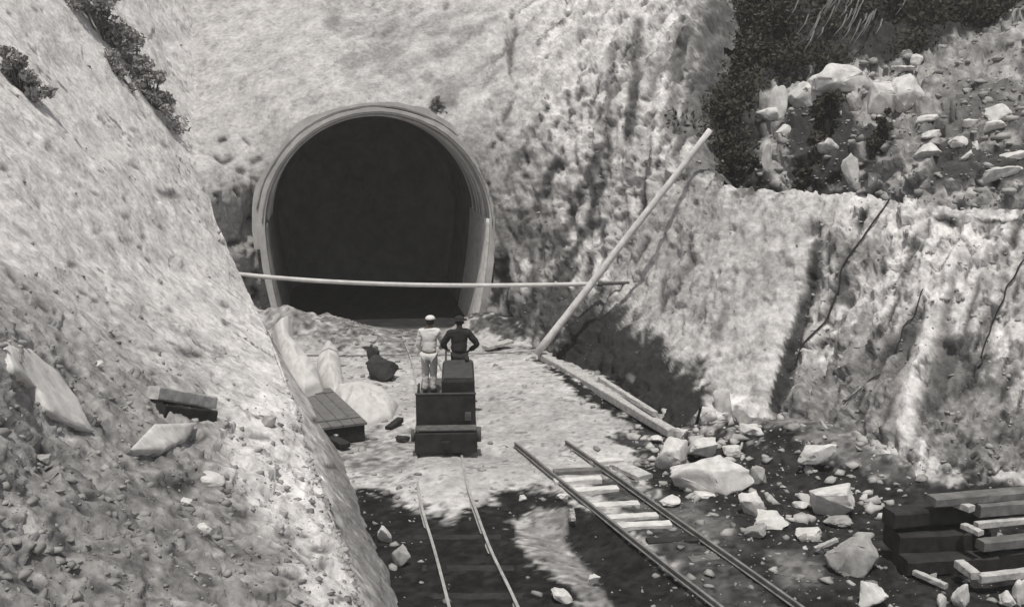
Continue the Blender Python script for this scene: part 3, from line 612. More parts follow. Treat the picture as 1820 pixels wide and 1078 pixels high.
# ------------------------------------------------------------------ scattered gravel: one mesh per surface
HULLS = []
for k in range(14):
    _b = hull(random.Random(900 + k), 11, 2.6); bmesh.ops.triangulate(_b, faces=_b.faces[:]); _b.verts.index_update()
    HULLS.append((np.array([v.co[:] for v in _b.verts]), np.array([[v.index for v in f.verts] for f in _b.faces]))); _b.free()
def gravel(name, surf, n, weight, smin, smax, m, sink=.3, pw=3.0):
    V, Nn, _ = surf; V = V.reshape(-1, 3); Nn = Nn.reshape(-1, 3); wt = weight.ravel() / weight.sum()
    pick_ = RNG.choice(len(V), n, p=wt); vs = []; fs = []; nv = 0
    for j, i in enumerate(pick_):
        hv, hf = HULLS[j % 14]; s = smin * (smax / smin) ** (RNG.random() ** pw); q = hv * np.array([RNG.uniform(.8, 1.7), RNG.uniform(.7, 1.2), RNG.uniform(.4, .9)]) * s / 2
        a = RNG.random() * 6.28; c, s_ = math.cos(a), math.sin(a); q = q @ np.array([[c, -s_, 0], [s_, c, 0], [0, 0, 1]]).T
        a = RNG.uniform(-.5, .5); c, s_ = math.cos(a), math.sin(a); q = q @ np.array([[1, 0, 0], [0, c, -s_], [0, s_, c]]).T
        vs.append(q + V[i] + Nn[i] * s * (.35 - sink)); fs.append(hf + nv); nv += len(hv)
    vs = np.concatenate(vs); fs = np.concatenate(fs); me = bpy.data.meshes.new(name)
    me.vertices.add(len(vs)); me.vertices.foreach_set('co', vs.ravel().astype(np.float32)); me.loops.add(fs.size); me.loops.foreach_set('vertex_index', fs.ravel().astype(np.int32))
    me.polygons.add(len(fs)); me.polygons.foreach_set('loop_start', np.arange(0, fs.size, 3, dtype=np.int32)); me.update(calc_edges=True)
    return link(name, me, m)
wb_ = (.10 + 2.0 * rough) * (bu > 3.2)
tag(gravel('gravel', BANK, 5200, wb_, .02, .16, mat('grey spoil gravel', .30, .95, .6, 1.1, .4)), 'loose grey gravel and spoil strewn over the left bank', 'gravel', kind='stuff')
wh = ((HX > 880) & KH & (HY > 150) & (HY < 860)) * (1.0 + 2.0 * (HX > 1380)) * (1 - .75 * inp)
tag(gravel('gravel', (VH, NH, PH), 1100, wh, .03, .16, mat('grey scree gravel', .34, .95, .4, 2.0, .4)), 'grey scree clinging to the cutting face on the right', 'gravel', kind='stuff')
wu = (UY > line + 5) * 1.0
tag(gravel('gravel', BENCH, 1600, wu, .06, .42, mat('bench gravel', .33, .95, .5, 1.0, .4)), 'mixed rubble strewn over the bench above the cutting face', 'gravel', kind='stuff')
pgx, pgy = project(VG); NG = normals(VG)
wg = ((pgx > 560) & (pgx < 1850) & (pgy > 560) & (pgy < 1100) & (VG[..., 1] < 32.5)) * (.4 + 1.4 * (pgx > 1140) * (pgy > 780) + .8 * (pgx < 760) + 2.5 * ((pgx < 760) & (pgy < 620)))
wg = wg * ((X < 13) & (X > -9) & (Y > 11) & (Y < 36))
tag(gravel('gravel', (VG, NG, (pgx, pgy)), 2200, wg, .03, .22, mat('floor gravel', .30, .95, .6, .8, .4)), 'small stones scattered over the floor of the cutting', 'gravel', kind='stuff')

wg2 = np.exp(-((pgx - 1270) / 130) ** 2 - ((pgy - 810) / 70) ** 2) + .5 * np.exp(-((pgx - 1480) / 130) ** 2 - ((pgy - 900) / 90) ** 2)
wg2 = wg2 * ((X < 13) & (X > -9) & (Y > 11) & (Y < 32)) * ((pgx > 1120) & (pgy > 690))
tag(gravel('rubble', (VG, NG, (pgx, pgy)), 420, wg2 + 1e-12, .05, .38, mat('pale rubble', .45, .95, .6, 1.2, .4), .3, 2.0), 'small pale rubble packed between the big rocks at the wall foot', 'rubble', kind='stuff')

# ------------------------------------------------------------------ tunnel portal
portal = empty('tunnel_portal', (float(PC[0]), float(PC[1]), 0), -TUN_AZ)
tag(portal, 'round concrete tunnel mouth with a dark bore', 'tunnel')
zc = float(PC[2])
SPR = R(-4)
def horseshoe(off, n=56, base=-.35, frac=(0, 1)):   # half circle on legs that lean in a little; off = distance outside the clear opening
    pts = []; r = PR + off
    for k in range(6): t = k / 6; z = base + (zc - base) * t; pts.append((r - .15 * PR * ((1 - t) ** 1.6), z))
    for k in range(n + 1): a = math.pi * k / n; pts.append((r * math.cos(a), zc + r * math.sin(a)))
    for k in range(5, -1, -1): t = k / 6; z = base + (zc - base) * t; pts.append((-r + .15 * PR * ((1 - t) ** 1.6), z))
    m = len(pts); return pts[int(frac[0] * (m - 1)):int(frac[1] * (m - 1)) + 1]
def shell(o0, o1, y0, y1, frac=(0, 1), jit=0.0, ny=1):
    A, Bq = horseshoe(o0, frac=frac), horseshoe(o1, frac=frac); v = []; f = []; m = len(A)
    for (x, z), (x2, z2) in zip(A, Bq):
        q3 = np.array([[x * .9, z * .9, y0 * 3 + o1]]); j = 1 + 2.2 * jit * fbm(q3, 2)[0]; k = random.uniform(-jit, jit) * .5
        v += [(x, y0 + k, z), (x2 * j, y0 + k, z2 * j if z2 > zc else z2), (x2 * j, y1, z2 * j if z2 > zc else z2), (x, y1, z)]
    for i in range(m - 1):
        for q in range(4): f.append((i * 4 + q, i * 4 + (q + 1) % 4, i * 4 + 4 + (q + 1) % 4, i * 4 + 4 + q))
    f += [(0, 1, 2, 3), tuple((m - 1) * 4 + q for q in range(4))]
    return MB().add(v, f)
def crisp(o): o.data.set_sharp_from_angle(angle=R(40)); return o
crisp(shell(0, .2, -.3, 1.2, jit=.004).build('arch_ring', M_CONC, portal, True))
crisp(shell(.202, .40, -.22, .6, (.06, .94), jit=.012).build('outer_ring', M_CONC, portal, True))
shell(.05, .085, -.335, -.302, (.1, .9), jit=.002).build('form_line', M_RIB, portal, True)
shell(.25, .28, -.26, -.222, (.12, .88), jit=.004).build('form_line', M_RIB, portal, True)
v = []; f = []; ys = [1.2, 2.5, 4, 6, 8, 9.5]; HSP = horseshoe(.004); n = len(HSP)
for y in ys:
    for (x, z) in HSP: v.append((x, y, z))
for j in range(len(ys) - 1):
    for i in range(n - 1): f.append((j * n + i, j * n + i + 1, (j + 1) * n + i + 1, (j + 1) * n + i))
MB().add(v, f).build('lining', M_LINE, portal, True)
fv = []; ff = []
for j in range(13):
    for (x, z) in HSP:
        q = np.array([[x * 1.03 * j / 12, 11.0, (z - 2.6) * 1.03 * j / 12 + 2.6]]); fv.append((q[0, 0], 10.9 - 2.2 * (j / 12) ** 3 + .5 * fbm(q * .8, 4)[0], q[0, 2]))
for j in range(12):
    for i in range(n): ff.append((j * n + i, j * n + (i + 1) % n, (j + 1) * n + (i + 1) % n, (j + 1) * n + i))
MB().add(fv, ff).build('added_end_wall', M_LINE, portal, True)  # end wall added in the bore to catch sky light and lift its darks
for y in (.5, .8, 1.5, 2.2, 3.1): shell(-.09, -.002, y, y + .13, (.10, .90)).build('rib', M_CONC, portal, True)
def sidewall(sg, m):
    P_ = horseshoe(-.085); P2 = horseshoe(-.004); k = 8; A, Bq = P_[:k], P2[:k]; v = []; f = []; mm = len(A)
    for y in (-.2, 1.0, 2.6, 4.0):
        v += [(sg * x, y, z) for x, z in A] + [(sg * x, y, z) for x, z in Bq]
    for j in range(3):
        for q in range(mm - 1): f.append((j * 2 * mm + q, j * 2 * mm + q + 1, (j + 1) * 2 * mm + q + 1, (j + 1) * 2 * mm + q))
        f.append((j * 2 * mm + mm - 1, j * 2 * mm + 2 * mm - 1, (j + 1) * 2 * mm + 2 * mm - 1, (j + 1) * 2 * mm + mm - 1))
    for q in range(mm - 1): f.append((q, q + 1, mm + q + 1, mm + q))
    MB().add(v, f).build('side_wall', m, portal, True)
sidewall(1, M_ROCK); sidewall(-1, M_LINE)  # right wall coloured paler than the left to paint in the lit patch

# ------------------------------------------------------------------ tracks
def path(pts, n=40):
    A = np.array(pts); return [Vector(q) for q in cr(A, n, 0)]
def rail(pts, m, parent, name='rail'):
    pts = path(pts); v = []; f = []
    prof = [(a_ * .72, b_ * .8) for a_, b_ in [(-.05, 0), (.05, 0), (.05, .015), (.012, .03), (.012, .085), (.032, .095), (.032, .125), (-.032, .125), (-.032, .095), (-.012, .085), (-.012, .03), (-.05, .015)]]
    n = len(prof)
    for i, p in enumerate(pts):
        t = (pts[min(i + 1, len(pts) - 1)] - pts[max(i - 1, 0)]).normalized(); sd = t.cross(Vector((0, 0, 1))).normalized()
        for (a, b) in prof: v.append(p + sd * a + Vector((0, 0, b)))
    for i in range(len(pts) - 1):
        for k in range(n): f.append((i * n + k, i * n + (k + 1) % n, (i + 1) * n + (k + 1) % n, (i + 1) * n + k))
    f += [tuple(range(n)), tuple((len(pts) - 1) * n + k for k in range(n))]
    o = MB().add(v, f).build(name, m, parent); return o
def gl(pts, z=.0): return [G(x, y, z) for x, y in pts]
t1 = tag(empty('railway_track', (0, 0, 0)), 'bright rails in black muck running to the rail trolley', 'railway track')
rail(gl([(835, 1240), (796, 1078), (772, 985), (754, 925), (745, 885), (741, 850), (740, 815), (742, 740), (735, 660), (718, 610)], -.03), M_RAIL, t1)
rail(gl([(985, 1240), (916, 1078), (872, 985), (846, 915), (833, 878), (826, 850), (820, 812), (808, 740), (785, 660), (758, 610)], -.02), M_RAIL, t1)
for yy in (1010, 1060, 955):
    a = G(np.interp(yy, [885, 925, 985, 1078], [745, 753, 772, 796]) - 28, yy, .0); b = G(np.interp(yy, [878, 915, 985, 1078], [832, 845, 872, 916]) + 30, yy, .0)
    MB().beam(a + np.array([0, 0, -.03]), b + np.array([0, 0, -.03]), .2, .1).build('sleeper', M_WOODD, t1)
t2 = tag(empty('railway_track', (0, 0, 0)), 'rusty track with white sleepers coming out of the dust', 'railway track')
lr = [(915, 793), (932, 806), (985, 850), (1080, 928), (1180, 1008), (1270, 1078), (1420, 1195)]; rr = [(1005, 790), (1022, 801), (1085, 845), (1190, 920), (1300, 998), (1412, 1078), (1590, 1205)]
rail(gl(lr, .03), M_RAILD, t2); rail(gl(rr, .03), M_RAILD, t2)
L_ = lambda yy: np.interp(yy, [q[1] for q in lr], [q[0] for q in lr]); R_ = lambda yy: np.interp(yy, [q[1] for q in rr], [q[0] for q in rr])
for (xa, xb, yy, mm, hh) in ((1050, 1106, 822, M_ROCK, .14), (984, 1082, 838, M_WOODG, .12), (985, 1068, 856, M_ROCK, .14), (1018, 1098, 873, M_ROCK, .14), (1048, 1135, 900, M_ROCK, .13), (1078, 1168, 921, M_ROCK, .13), (1095, 1192, 936, M_ROCK, .13), (1225, 1275, 995, M_WOODG, .1), (1150, 1240, 962, M_WOODD, .1)):
    MB().beam(G(xa, yy + 2, .0), G(xb, yy - 3, .0), .2, hh).build('sleeper', mm, t2)

# ------------------------------------------------------------------ motor trolley and two men
lc = Vector(G(793, 814, .0)); LAZ = R(-3.0)
loco = empty('rail_trolley', lc, -LAZ); tag(loco, 'low black motor trolley on the rails carrying two standing men', 'rail trolley')
def lb(name, parts, m, parent=None, bev=.015, sm=False):
    mb = MB()
    for (c, s_) in parts: mb.box(c, s_, bev=bev)
    return mb.build(name, m, parent or loco, sm)
lb('frame', [((0, 2.1, .44), (1.14, 4.0, .28))], M_LOCO)
rb = lb('rear_beam', [((0, .02, .34), (1.28, .16, .42))], M_LOCO)
lb('coupling', [((0, -.1, .34), (.14, .12, .12)), ((0, -.17, .34), (.2, .04, .16))], M_LOCO, rb)
lb('deck', [((0, 2.1, .60), (1.26, 4.2, .04))], M_LOCOG)
pn = lb('rear_panel', [((0, .34, .945), (1.24, .05, .65))], M_LOCO, bev=.02)
lb('rail_cap', [((0, .34, 1.285), (1.27, .075, .03))], M_WHEEL, pn)
lb('gauge', [((.46, .305, .80), (.13, .03, .18))], M_LOCOG, pn)
for sg in (-1, 1): lb('side_panel', [((sg * .60, 1.0, .90), (.04, 1.26, .56))], M_LOCO)
eng = lb('engine_box', [((.26, 1.5, 1.06), (.70, 1.7, .88))], M_LOCO, bev=.06)
lb('lid', [((.26, 1.5, 1.515), (.62, 1.6, .03))], M_WHEEL, eng)
mb = MB()
for k in range(6): mb.box((.614, 1.0 + k * .2, .95), (.018, .13, .3))
mb.build('louvre', M_WHEEL, eng)
MB().tube([(.46, 2.1, 1.5), (.46, 2.1, 1.66)], .05, 14).build('exhaust_stack', M_LOCO, loco, True)
for s in (-1, 1): lb('step', [((s * .665, .3, .34), (.10, .3, .03)), ((s * .62, .3, .47), (.03, .26, .26))], M_LOCO)
MB().tube([(.68, .06, .34), (.68, .06, .64)], .05, 10).build('corner_post', M_LOCOG, loco, True)
MB().tube([(-.68, .06, .36), (-.68, .06, .60)], .04, 10).build('corner_post', M_LOCOG, loco, True)
for yy in (.75, 3.3):
    for s in (-1, 1):
        wl_ = MB().tube([(s * .40, yy, .36), (s * .48, yy, .36)], .26, 20).build('wheel', M_WHEEL, loco, True)
        wl_.data.set_sharp_from_angle(angle=R(35))
MB().tube([(-.04, 3.1, .62), (-.02, 3.25, 1.58)], .022, 8).build('lever', M_LOCO, loco, True)

def skin(verts, edges, radii, sub=2):
    me = bpy.data.meshes.new('sk'); me.from_pydata([tuple(v) for v in verts], edges, []); o = bpy.data.objects.new('sk', me); COL.objects.link(o)
    md = o.modifiers.new('skin', 'SKIN'); md.use_smooth_shade = True
    for i, r in enumerate(radii):
        q = me.skin_vertices[0].data[i]; q.radius = r if isinstance(r, tuple) else (r, r)
    me.skin_vertices[0].data[0].use_root = True
    ss = o.modifiers.new('sub', 'SUBSURF'); ss.levels = sub; ss.render_levels = sub
    dg = bpy.context.evaluated_depsgraph_get(); dg.update(); out = bpy.data.meshes.new_from_object(o.evaluated_get(dg))
    bpy.data.objects.remove(o); bpy.data.meshes.remove(me); out.materials.clear(); smooth(out); return out
def ell(c, r, zmin=-1, n=20, m=12):
    mb = MB(); v = []; f = []
    for j in range(m + 1):
        t = zmin + (1 - zmin) * j / m; rr = math.sqrt(max(0, 1 - t * t))
        for i in range(n): a = 2 * math.pi * i / n; v.append((c[0] + r[0] * rr * math.cos(a), c[1] + r[1] * rr * math.sin(a), c[2] + r[2] * t))
    for j in range(m):
        for i in range(n): f.append((j * n + i, j * n + (i + 1) % n, (j + 1) * n + (i + 1) % n, (j + 1) * n + i))
    return mb.add(v, f)
# a man seen from behind (local: x right, y forward, z up from the feet); arms are given as shoulder / elbow / wrist points
def person(loc, rz, label, arms, m_top, m_leg, m_cap, peak, bulk=1.0, brim=False):
    man = empty('person', loc, rz); tag(man, label, 'person', 'men riding the trolley')
    J = dict(pel=(0, 0, .93), sp1=(0, .015, 1.08), sp2=(.005, .035, 1.25), chest=(.008, .04, 1.38), neck=(.012, .055, 1.50), hd0=(.014, .078, 1.57), hd1=(.016, .09, 1.67),
             hil=(-.085, 0, .88), knl=(-.09, .03, .48), anl=(-.09, -.02, .085), tol=(-.11, .15, .035), hir=(.085, 0, .88), knr=(.075, .05, .48), anr=(.07, -.01, .085), tor=(.09, .16, .035))
    J.update(arms)
    rad = dict(pel=(.14, .10), sp1=(.13, .095), sp2=(.145, .105), chest=(.15, .11), neck=.055, hd0=(.068, .08), hd1=(.075, .092), shl=.062, ell=.042, wrl=.028, shr=.062, elr=.042, wrr=.028,
               hil=.085, knl=.058, anl=.036, tol=.03, hir=.085, knr=.058, anr=.036, tor=.03)
    E = [('pel', 'sp1'), ('sp1', 'sp2'), ('sp2', 'chest'), ('chest', 'neck'), ('neck', 'hd0'), ('hd0', 'hd1'), ('chest', 'shl'), ('shl', 'ell'), ('ell', 'wrl'), ('chest', 'shr'), ('shr', 'elr'), ('elr', 'wrr'),
         ('pel', 'hil'), ('hil', 'knl'), ('knl', 'anl'), ('anl', 'tol'), ('pel', 'hir'), ('hir', 'knr'), ('knr', 'anr'), ('anr', 'tor')]
    man.scale = (1.12, 1.12, 1.03)
    JB, EB, RB = dict(J), list(E), dict(rad)
    for side in 'lr':                                   # palm, four fingers and a thumb grow on from each wrist
        w0 = Vector(J['wr' + side]); fwd = (w0 - Vector(J['el' + side])).normalized(); curl = Vector((0, 0, -1)) if abs(fwd.z) < .6 else Vector((1 if side == 'l' else -1, .4, 0))
        spread = fwd.cross(curl).normalized(); curl = spread.cross(fwd).normalized()
        if (spread.x > 0) == (side == 'l'): spread = -spread
        pa = w0 + fwd * .06; JB['pa' + side] = tuple(pa); RB['pa' + side] = (.036, .018); EB.append(('wr' + side, 'pa' + side))
        for i, (off, ln) in enumerate(((-.030, .062), (-.010, .074), (.010, .070), (.029, .055))):
            prev = 'pa' + side; q = pa + spread * off + fwd * .035
            for j in range(3):
                k = f'f{side}{i}{j}'; JB[k] = tuple(q); RB[k] = .0095 - .001 * j; EB.append((prev, k)); prev = k; q = q + (fwd * (1 - .42 * j) + curl * (.35 + .38 * j)).normalized() * ln * .5
        prev = 'pa' + side; q = pa - spread * .045
        for j in range(2):
            k = f't{side}{j}'; JB[k] = tuple(q); RB[k] = .011 - .001 * j; EB.append((prev, k)); prev = k; q = q + (fwd * .8 - spread * .25 + curl * .5).normalized() * .04
    kb = list(JB); link('body', skin([JB[k] for k in kb], [(kb.index(a), kb.index(b)) for a, b in EB], [RB[k] for k in kb], 2), M_SKIN, man)
    hx_ = .016
    MB().tube([(hx_, .170, 1.635), (hx_, .200, 1.60), (hx_, .177, 1.592)], [.010, .016, .012], 8).build('nose', M_SKIN, man, True)
    for sg in (-1, 1):
        MB().tube([(hx_ + sg * .078, .065, 1.60), (hx_ + sg * .092, .055, 1.625), (hx_ + sg * .082, .065, 1.65)], [.012, .016, .010], 8).build('ear', M_SKIN, man, True)
        MB().tube([(hx_ + sg * .032, .160, 1.638), (hx_ + sg * .032, .171, 1.638)], [.012, .008], 10).build('eye', M_BOOT, man, True)
    MB().tube([(hx_ - .025, .168, 1.567), (hx_, .177, 1.566), (hx_ + .025, .168, 1.567)], [.004, .006, .004], 6).build('mouth', M_BOOT, man, True)
    ell((hx_, .064, 1.65), (.088, .100, .088), -.8).build('hair', M_HAIR, man, True)
    cap = ell((hx_, .074, 1.712), (.100, .118, .074), -.15).build('cap', m_cap, man, True)
    mb = MB(); nn = 28 if brim else 14; v = []; f = []; full = 2 if brim else 1
    for i in range(nn + 1):
        a = full * math.pi * i / nn; ex = .058 if brim else .078
        v += [(hx_ + .098 * math.cos(a), .074 + .112 * math.sin(a), 1.710), (hx_ + (.105 + (ex if brim else 0)) * math.cos(a), .074 + (.112 + ex) * math.sin(a), 1.697), (hx_ + (.105 + (ex if brim else 0)) * math.cos(a), .074 + (.112 + ex) * math.sin(a), 1.689), (hx_ + .098 * math.cos(a), .074 + .112 * math.sin(a), 1.699)]
    for i in range(nn):
        for q in range(4): f.append((i * 4 + q, i * 4 + (q + 1) % 4, i * 4 + 4 + (q + 1) % 4, i * 4 + 4 + q))
    mb.add(v, f).build('brim' if brim else 'cap_peak', m_cap, cap, True)
    def cloth(keys, rr):
        me = skin([J[k] for k in keys], [(keys.index(a), keys.index(b)) for a, b in E if a in keys and b in keys], [rr[k] for k in keys], 3)
        co = np.empty(len(me.vertices) * 3, np.float32); me.vertices.foreach_get('co', co); co = co.reshape(-1, 3).astype(float); no = np.array([v.normal[:] for v in me.vertices])
        co += no * (.014 * fbm(co * np.array([9., 9., 14.]) + bulk * 3, 3) - .012 * np.abs(fbm(co * np.array([6., 6., 18.]) + 4, 2)))[:, None]       # cloth folds
        me.vertices.foreach_set('co', co.ravel().astype(np.float32)); me.update(); return me
    B_ = bulk; rs = dict(rad); rs.update(pel=(.168 * B_, .125 * B_), sp1=(.155 * B_, .118 * B_), sp2=(.172 * B_, .125 * B_), chest=(.175 * B_, .125 * B_), neck=.066, shl=.085 * B_, ell=.064 * B_, wrl=.046, shr=.085 * B_, elr=.064 * B_, wrr=.046)
    link('jacket' if bulk > 1 else 'shirt', cloth(['pel', 'sp1', 'sp2', 'chest', 'neck', 'shl', 'ell', 'wrl', 'shr', 'elr', 'wrr'], rs), m_top, man)
    rs.update(hil=.105, knl=.085, anl=.068, hir=.105, knr=.085, anr=.068, pel=(.155, .118))
    link('trousers', cloth(['pel', 'hil', 'knl', 'anl', 'hir', 'knr', 'anr'], rs), m_leg, man)
    for an, to in (('anl', 'tol'), ('anr', 'tor')):
        a, t = Vector(J[an]), Vector(J[to])
        link('boot', skin([a + Vector((0, 0, .06)), a + Vector((0, -.02, -.035)), t + Vector((0, -.06, .005)), t + Vector((0, .04, 0))], [(0, 1), (1, 2), (2, 3)], [.055, .046, .045, .036], 2), M_BOOT, man)
    return man
def deck_at(px_, d): p = P(px_, 700, d); return Vector((p[0], d, .62))
person(deck_at(764, 22.95), -LAZ - .15, 'person in white shirt and white cap standing on the left of the trolley',
       dict(shl=(-.17, .035, 1.42), ell=(-.235, .02, 1.14), wrl=(-.20, .17, .93), shr=(.18, .04, 1.42), elr=(.255, .12, 1.17), wrr=(.20, .34, 1.02)), M_SHIRT, M_TROU, M_SHIRT, True)
person(deck_at(817, 22.9), -LAZ + .1, 'person in dark jacket and dark hat standing on the right of the trolley',
       dict(shl=(-.19, .03, 1.40), ell=(-.33, .04, 1.14), wrl=(-.24, .24, 1.0), shr=(.19, .03, 1.40), elr=(.385, .0, 1.13), wrr=(.22, .10, .98)), M_COAT, M_COAT, M_COAT, False, 1.14, True)

# ------------------------------------------------------------------ pipe across the cutting, leaning pole, timbers
a, b = P(424, 487, 28.2), P(1066, 504, 29.3); e = P(1134, 502, 29.2)
pipe = empty('air_pipe', tuple((a + b) / 2)); tag(pipe, 'thin pale pipe sagging across the tunnel mouth from bank to face', 'pipe')
o0 = (a + b) / 2; pts = [a + (b - a) * k - np.array([0, 0, .17 * 4 * k * (1 - k) * (1.25 - .5 * k)]) - o0 for k in np.linspace(0, 1, 24)]
MB().tube(pts, .062, 10).build('pipe_run', M_PIPE, pipe, True)
MB().tube([b - o0, (b + e) / 2 - o0, e - o0], .05, 10).build('pipe_end', M_PIPED, pipe, True)  # end past the pole lies in shadow; the shade is in its colour
MB().tube([pts[-1] - np.array([.06, 0, 0]), pts[-1] + np.array([.08, 0, 0])], .085, 12).build('flange', M_PIPED, pipe, True)
fp = G(953, 630, .33); tp = P(1262, 232, 28.4)
pole = MB().tube([tuple(fp + (tp - fp) * k + np.array([.02 * math.sin(9 * k), 0, .02 * math.sin(7 * k + 1)])) for k in np.linspace(0, 1, 14)], [.115 - .03 * k for k in np.linspace(0, 1, 14)], 12).build('leaning_pole', M_ROCK, None, True)
tag(pole, 'long pale pole leaning up the cutting face from the floor timbers', 'pole')
def timber(a, b, wd, ht, m, label, name='timber', group='loose timbers on the floor', bow=0.0):
    a, b = np.array(a, float), np.array(b, float); c = (a + b) / 2; o = MB().beam(a - c, b - c, wd, ht, bow).build(name, m); o.location = c; return tag(o, label, 'timber', group)
timber(G(962, 632, .24), G(1196, 770, .24), .22, .2, M_WOODP, 'longest bleached baulk laid along the foot of the cutting face')
timber(G(1066, 672, .42), G(1165, 735, .42), .12, .1, M_WOODP, 'thin bleached pole lying on top of the longest baulk')
timber(G(862, 618, .12), G(908, 606, .2), .3, .1, M_WOODP, 'short white plank tilted in the dust right of the rail trolley')
timber(G(985, 652, .05), G(1178, 770, .05), .2, .18, M_WOODD, 'dark sunken strip added as the shadow gap left of the longest baulk')  # dark beam added to stand in for the shadow under the baulk
timber(G(1100, 826, .04), G(1148, 848, .04), .35, .1, M_WOODP, 'short white plank beside the right rail end')
timber(G(573, 768, .2), G(615, 792, .1), .22, .1, M_WOODD, 'short dark plank at the end of the grey lidded box')
timber(G(570, 760, .3), G(600, 775, .2), .06, .05, M_WOODP, 'thin white lath above the short dark plank')
timber(G(690, 762, .02), G(712, 745, .1), .16, .12, M_WOODD, 'stub of dark timber at the edge of the white canvas heap')
timber(G(1236, 760, .1), G(1246, 722, .9), .05, .05, M_WOODD, 'thin dark stake standing by the squat white rock')
timber(G(1448, 975, .1), G(1488, 958, .2), .07, .06, M_WOODP, 'thin pale stick propped on the wedge shaped boulder')
timber(G(1018, 925, .0), G(1015, 903, .2), .09, .09, M_WOODP, 'short pale peg standing at the ditch end')
pa, _ = pick(BANK, 272, 716); pb, _ = pick(BANK, 376, 728)
timber(pa + Vector((0, 0, .16)), pb + Vector((0, 0, .13)), .22, .2, M_WOODP, 'pale plank end jutting from the left bank over a dark hollow', group='timbers on the left bank')
pa, _ = pick(BANK, 280, 733); pb, _ = pick(BANK, 374, 745)
timber(pa + Vector((0, .1, .02)), pb + Vector((0, .1, .02)), .2, .2, M_WOODD, 'dark plank wedged beneath the pale plank on the left bank', group='timbers on the left bank')

# timber stack at the right
def tz(x, y, z): return G(x, y, z)
stk = [((1580, 910), (1830, 888), .85, .35, .26, M_WOODD, 'dark baulk at the back of the timber stack'), ((1655, 884), (1850, 868), 1.12, .25, .14, M_WOODG, 'grey top plank at the back of the timber stack'),
       ((1728, 893), (1850, 883), .98, .45, .2, M_WOODG, 'broad grey baulk end with a bright corner in the timber stack'), ((1585, 945), (1745, 938), .5, .55, .34, M_WOODD, 'wide black baulk in the middle of the timber stack'),
       ((1735, 929), (1860, 915), .75, .12, .1, M_WOODP, 'thin pale batten across the timber stack'), ((1742, 962), (1860, 950), .5, .2, .16, M_WOODG, 'brown grey batten low in the timber stack'),
       ((1740, 1022), (1880, 1006), .3, .14, .12, M_WOODP, 'lowest pale batten at the front of the timber stack'), ((1625, 1013), (1682, 1038), .12, .09, .08, M_WOODP, 'short pale lath on the ground before the timber stack'),
       ((1690, 886), (1728, 900), 1.02, .16, .1, M_WOODP, 'short white offcut lying on the timber stack'), ((1712, 930), (1744, 944), .75, .12, .08, M_WOODP, 'small white offcut halfway down the timber stack'), ((1705, 996), (1735, 1018), .34, .16, .12, M_WOODP, 'curved white offcut at the foot of the timber stack'),
       ((1600, 990), (1760, 982), .22, .5, .26, M_WOODD, 'black baulk on the ground in front of the timber stack'), ((1740, 975), (1870, 968), .25, .6, .4, M_WOODD, 'dark baulk at the right end of the timber stack')]
for (p, q, z, wd, ht, mm, lab) in stk:
    timber(tz(*p, z) - np.array([0, 0, ht / 2 * .7]), tz(*q, z) - np.array([0, 0, ht / 2 * .7]), wd, ht, mm, lab, group='timbers stacked at the right')

# grey lidded box along the foot of the bank
c4 = [Vector(G(*q, .42)) for q in ((566, 681), (629, 745), (591, 767), (530, 706))]
bc = sum(c4, Vector()) / 4; ax = ((c4[1] - c4[0]) + (c4[2] - c4[3])).normalized(); ln = ((c4[1] - c4[0]).length + (c4[2] - c4[3]).length) / 2; wd = ((c4[3] - c4[0]).length + (c4[2] - c4[1]).length) / 2 * .95
bx = empty('wooden_box', (bc.x, bc.y, 0), math.atan2(ax.y, ax.x)); tag(bx, 'long low wooden box with a grey lid against the bank', 'box')
MB().box((0, 0, .18), (ln * .96, wd * .92, .36), bev=.02).build('box_body', M_WOODD, bx)
mb = MB()
for k in range(4): mb.box((0, (k - 1.5) * wd / 4, .40), (ln, wd / 4 - .012, .06), bev=.008)
mb.build('lid', M_BOXL, bx)
for s in (-1, 1): MB().box((s * ln * .36, 0, .443), (.10, wd * .92, .024)).build('batten', M_BOXL, bx)

# white canvas heaps: real rounded bodies lying on the floor
def heap(poly, zfun, h, label, seed):
    poly = np.array(poly, float); x0, y0 = poly.min(0); x1, y1 = poly.max(0)
    gx_, gy_ = np.meshgrid(np.linspace(x0 - 8, x1 + 8, 110), np.linspace(y0 - 8, y1 + 8, 110), indexing='ij')
    sd = -sdpoly(gx_, gy_, poly); V0 = G(gx_, gy_, 0.0) if zfun is None else P(gx_, gy_, zfun(gx_, gy_))
    rise = np.sqrt(np.clip(sd / max(sd.max(), 1), 0, 1)); vd = CAM - V0; vd /= np.linalg.norm(vd, axis=-1, keepdims=True)
    nn_ = vd * .45 + np.array([0, 0, .9])
    fold = .10 * fbm(V0 * 2.0 + seed, 3) - .16 * np.abs(fbm(V0 * np.array([3., 1.2, 1.]) + seed * 2, 2)) + .05 * fbm(V0 * 6, 3)
    V1 = V0 + nn_ * ((h * rise + fold * (rise > 0) * rise))[..., None] - nn_ * (.035 * np.clip(-sd, 0, 8))[..., None]
    m = sd > -6; top = grid_mesh('canvas_sheet', V1, None, m); o = link('canvas_sheet', top, M_CANV)
    sol = o.modifiers.new('thick', 'SOLIDIFY'); sol.thickness = .03; sol.offset = -1
    return tag(o, label, 'canvas sheet', 'canvas sheets by the bank')
heap([(600, 690), (640, 682), (680, 695), (706, 722), (695, 745), (650, 758), (630, 752), (612, 735), (590, 710)], None, .45, 'broad white canvas heap bulging beside the grey lidded box', 3)
heap([(578, 612), (596, 608), (604, 650), (610, 690), (595, 705), (575, 690), (566, 670), (566, 640)], None, .4, 'narrow white canvas heap standing behind the grey lidded box', 8)
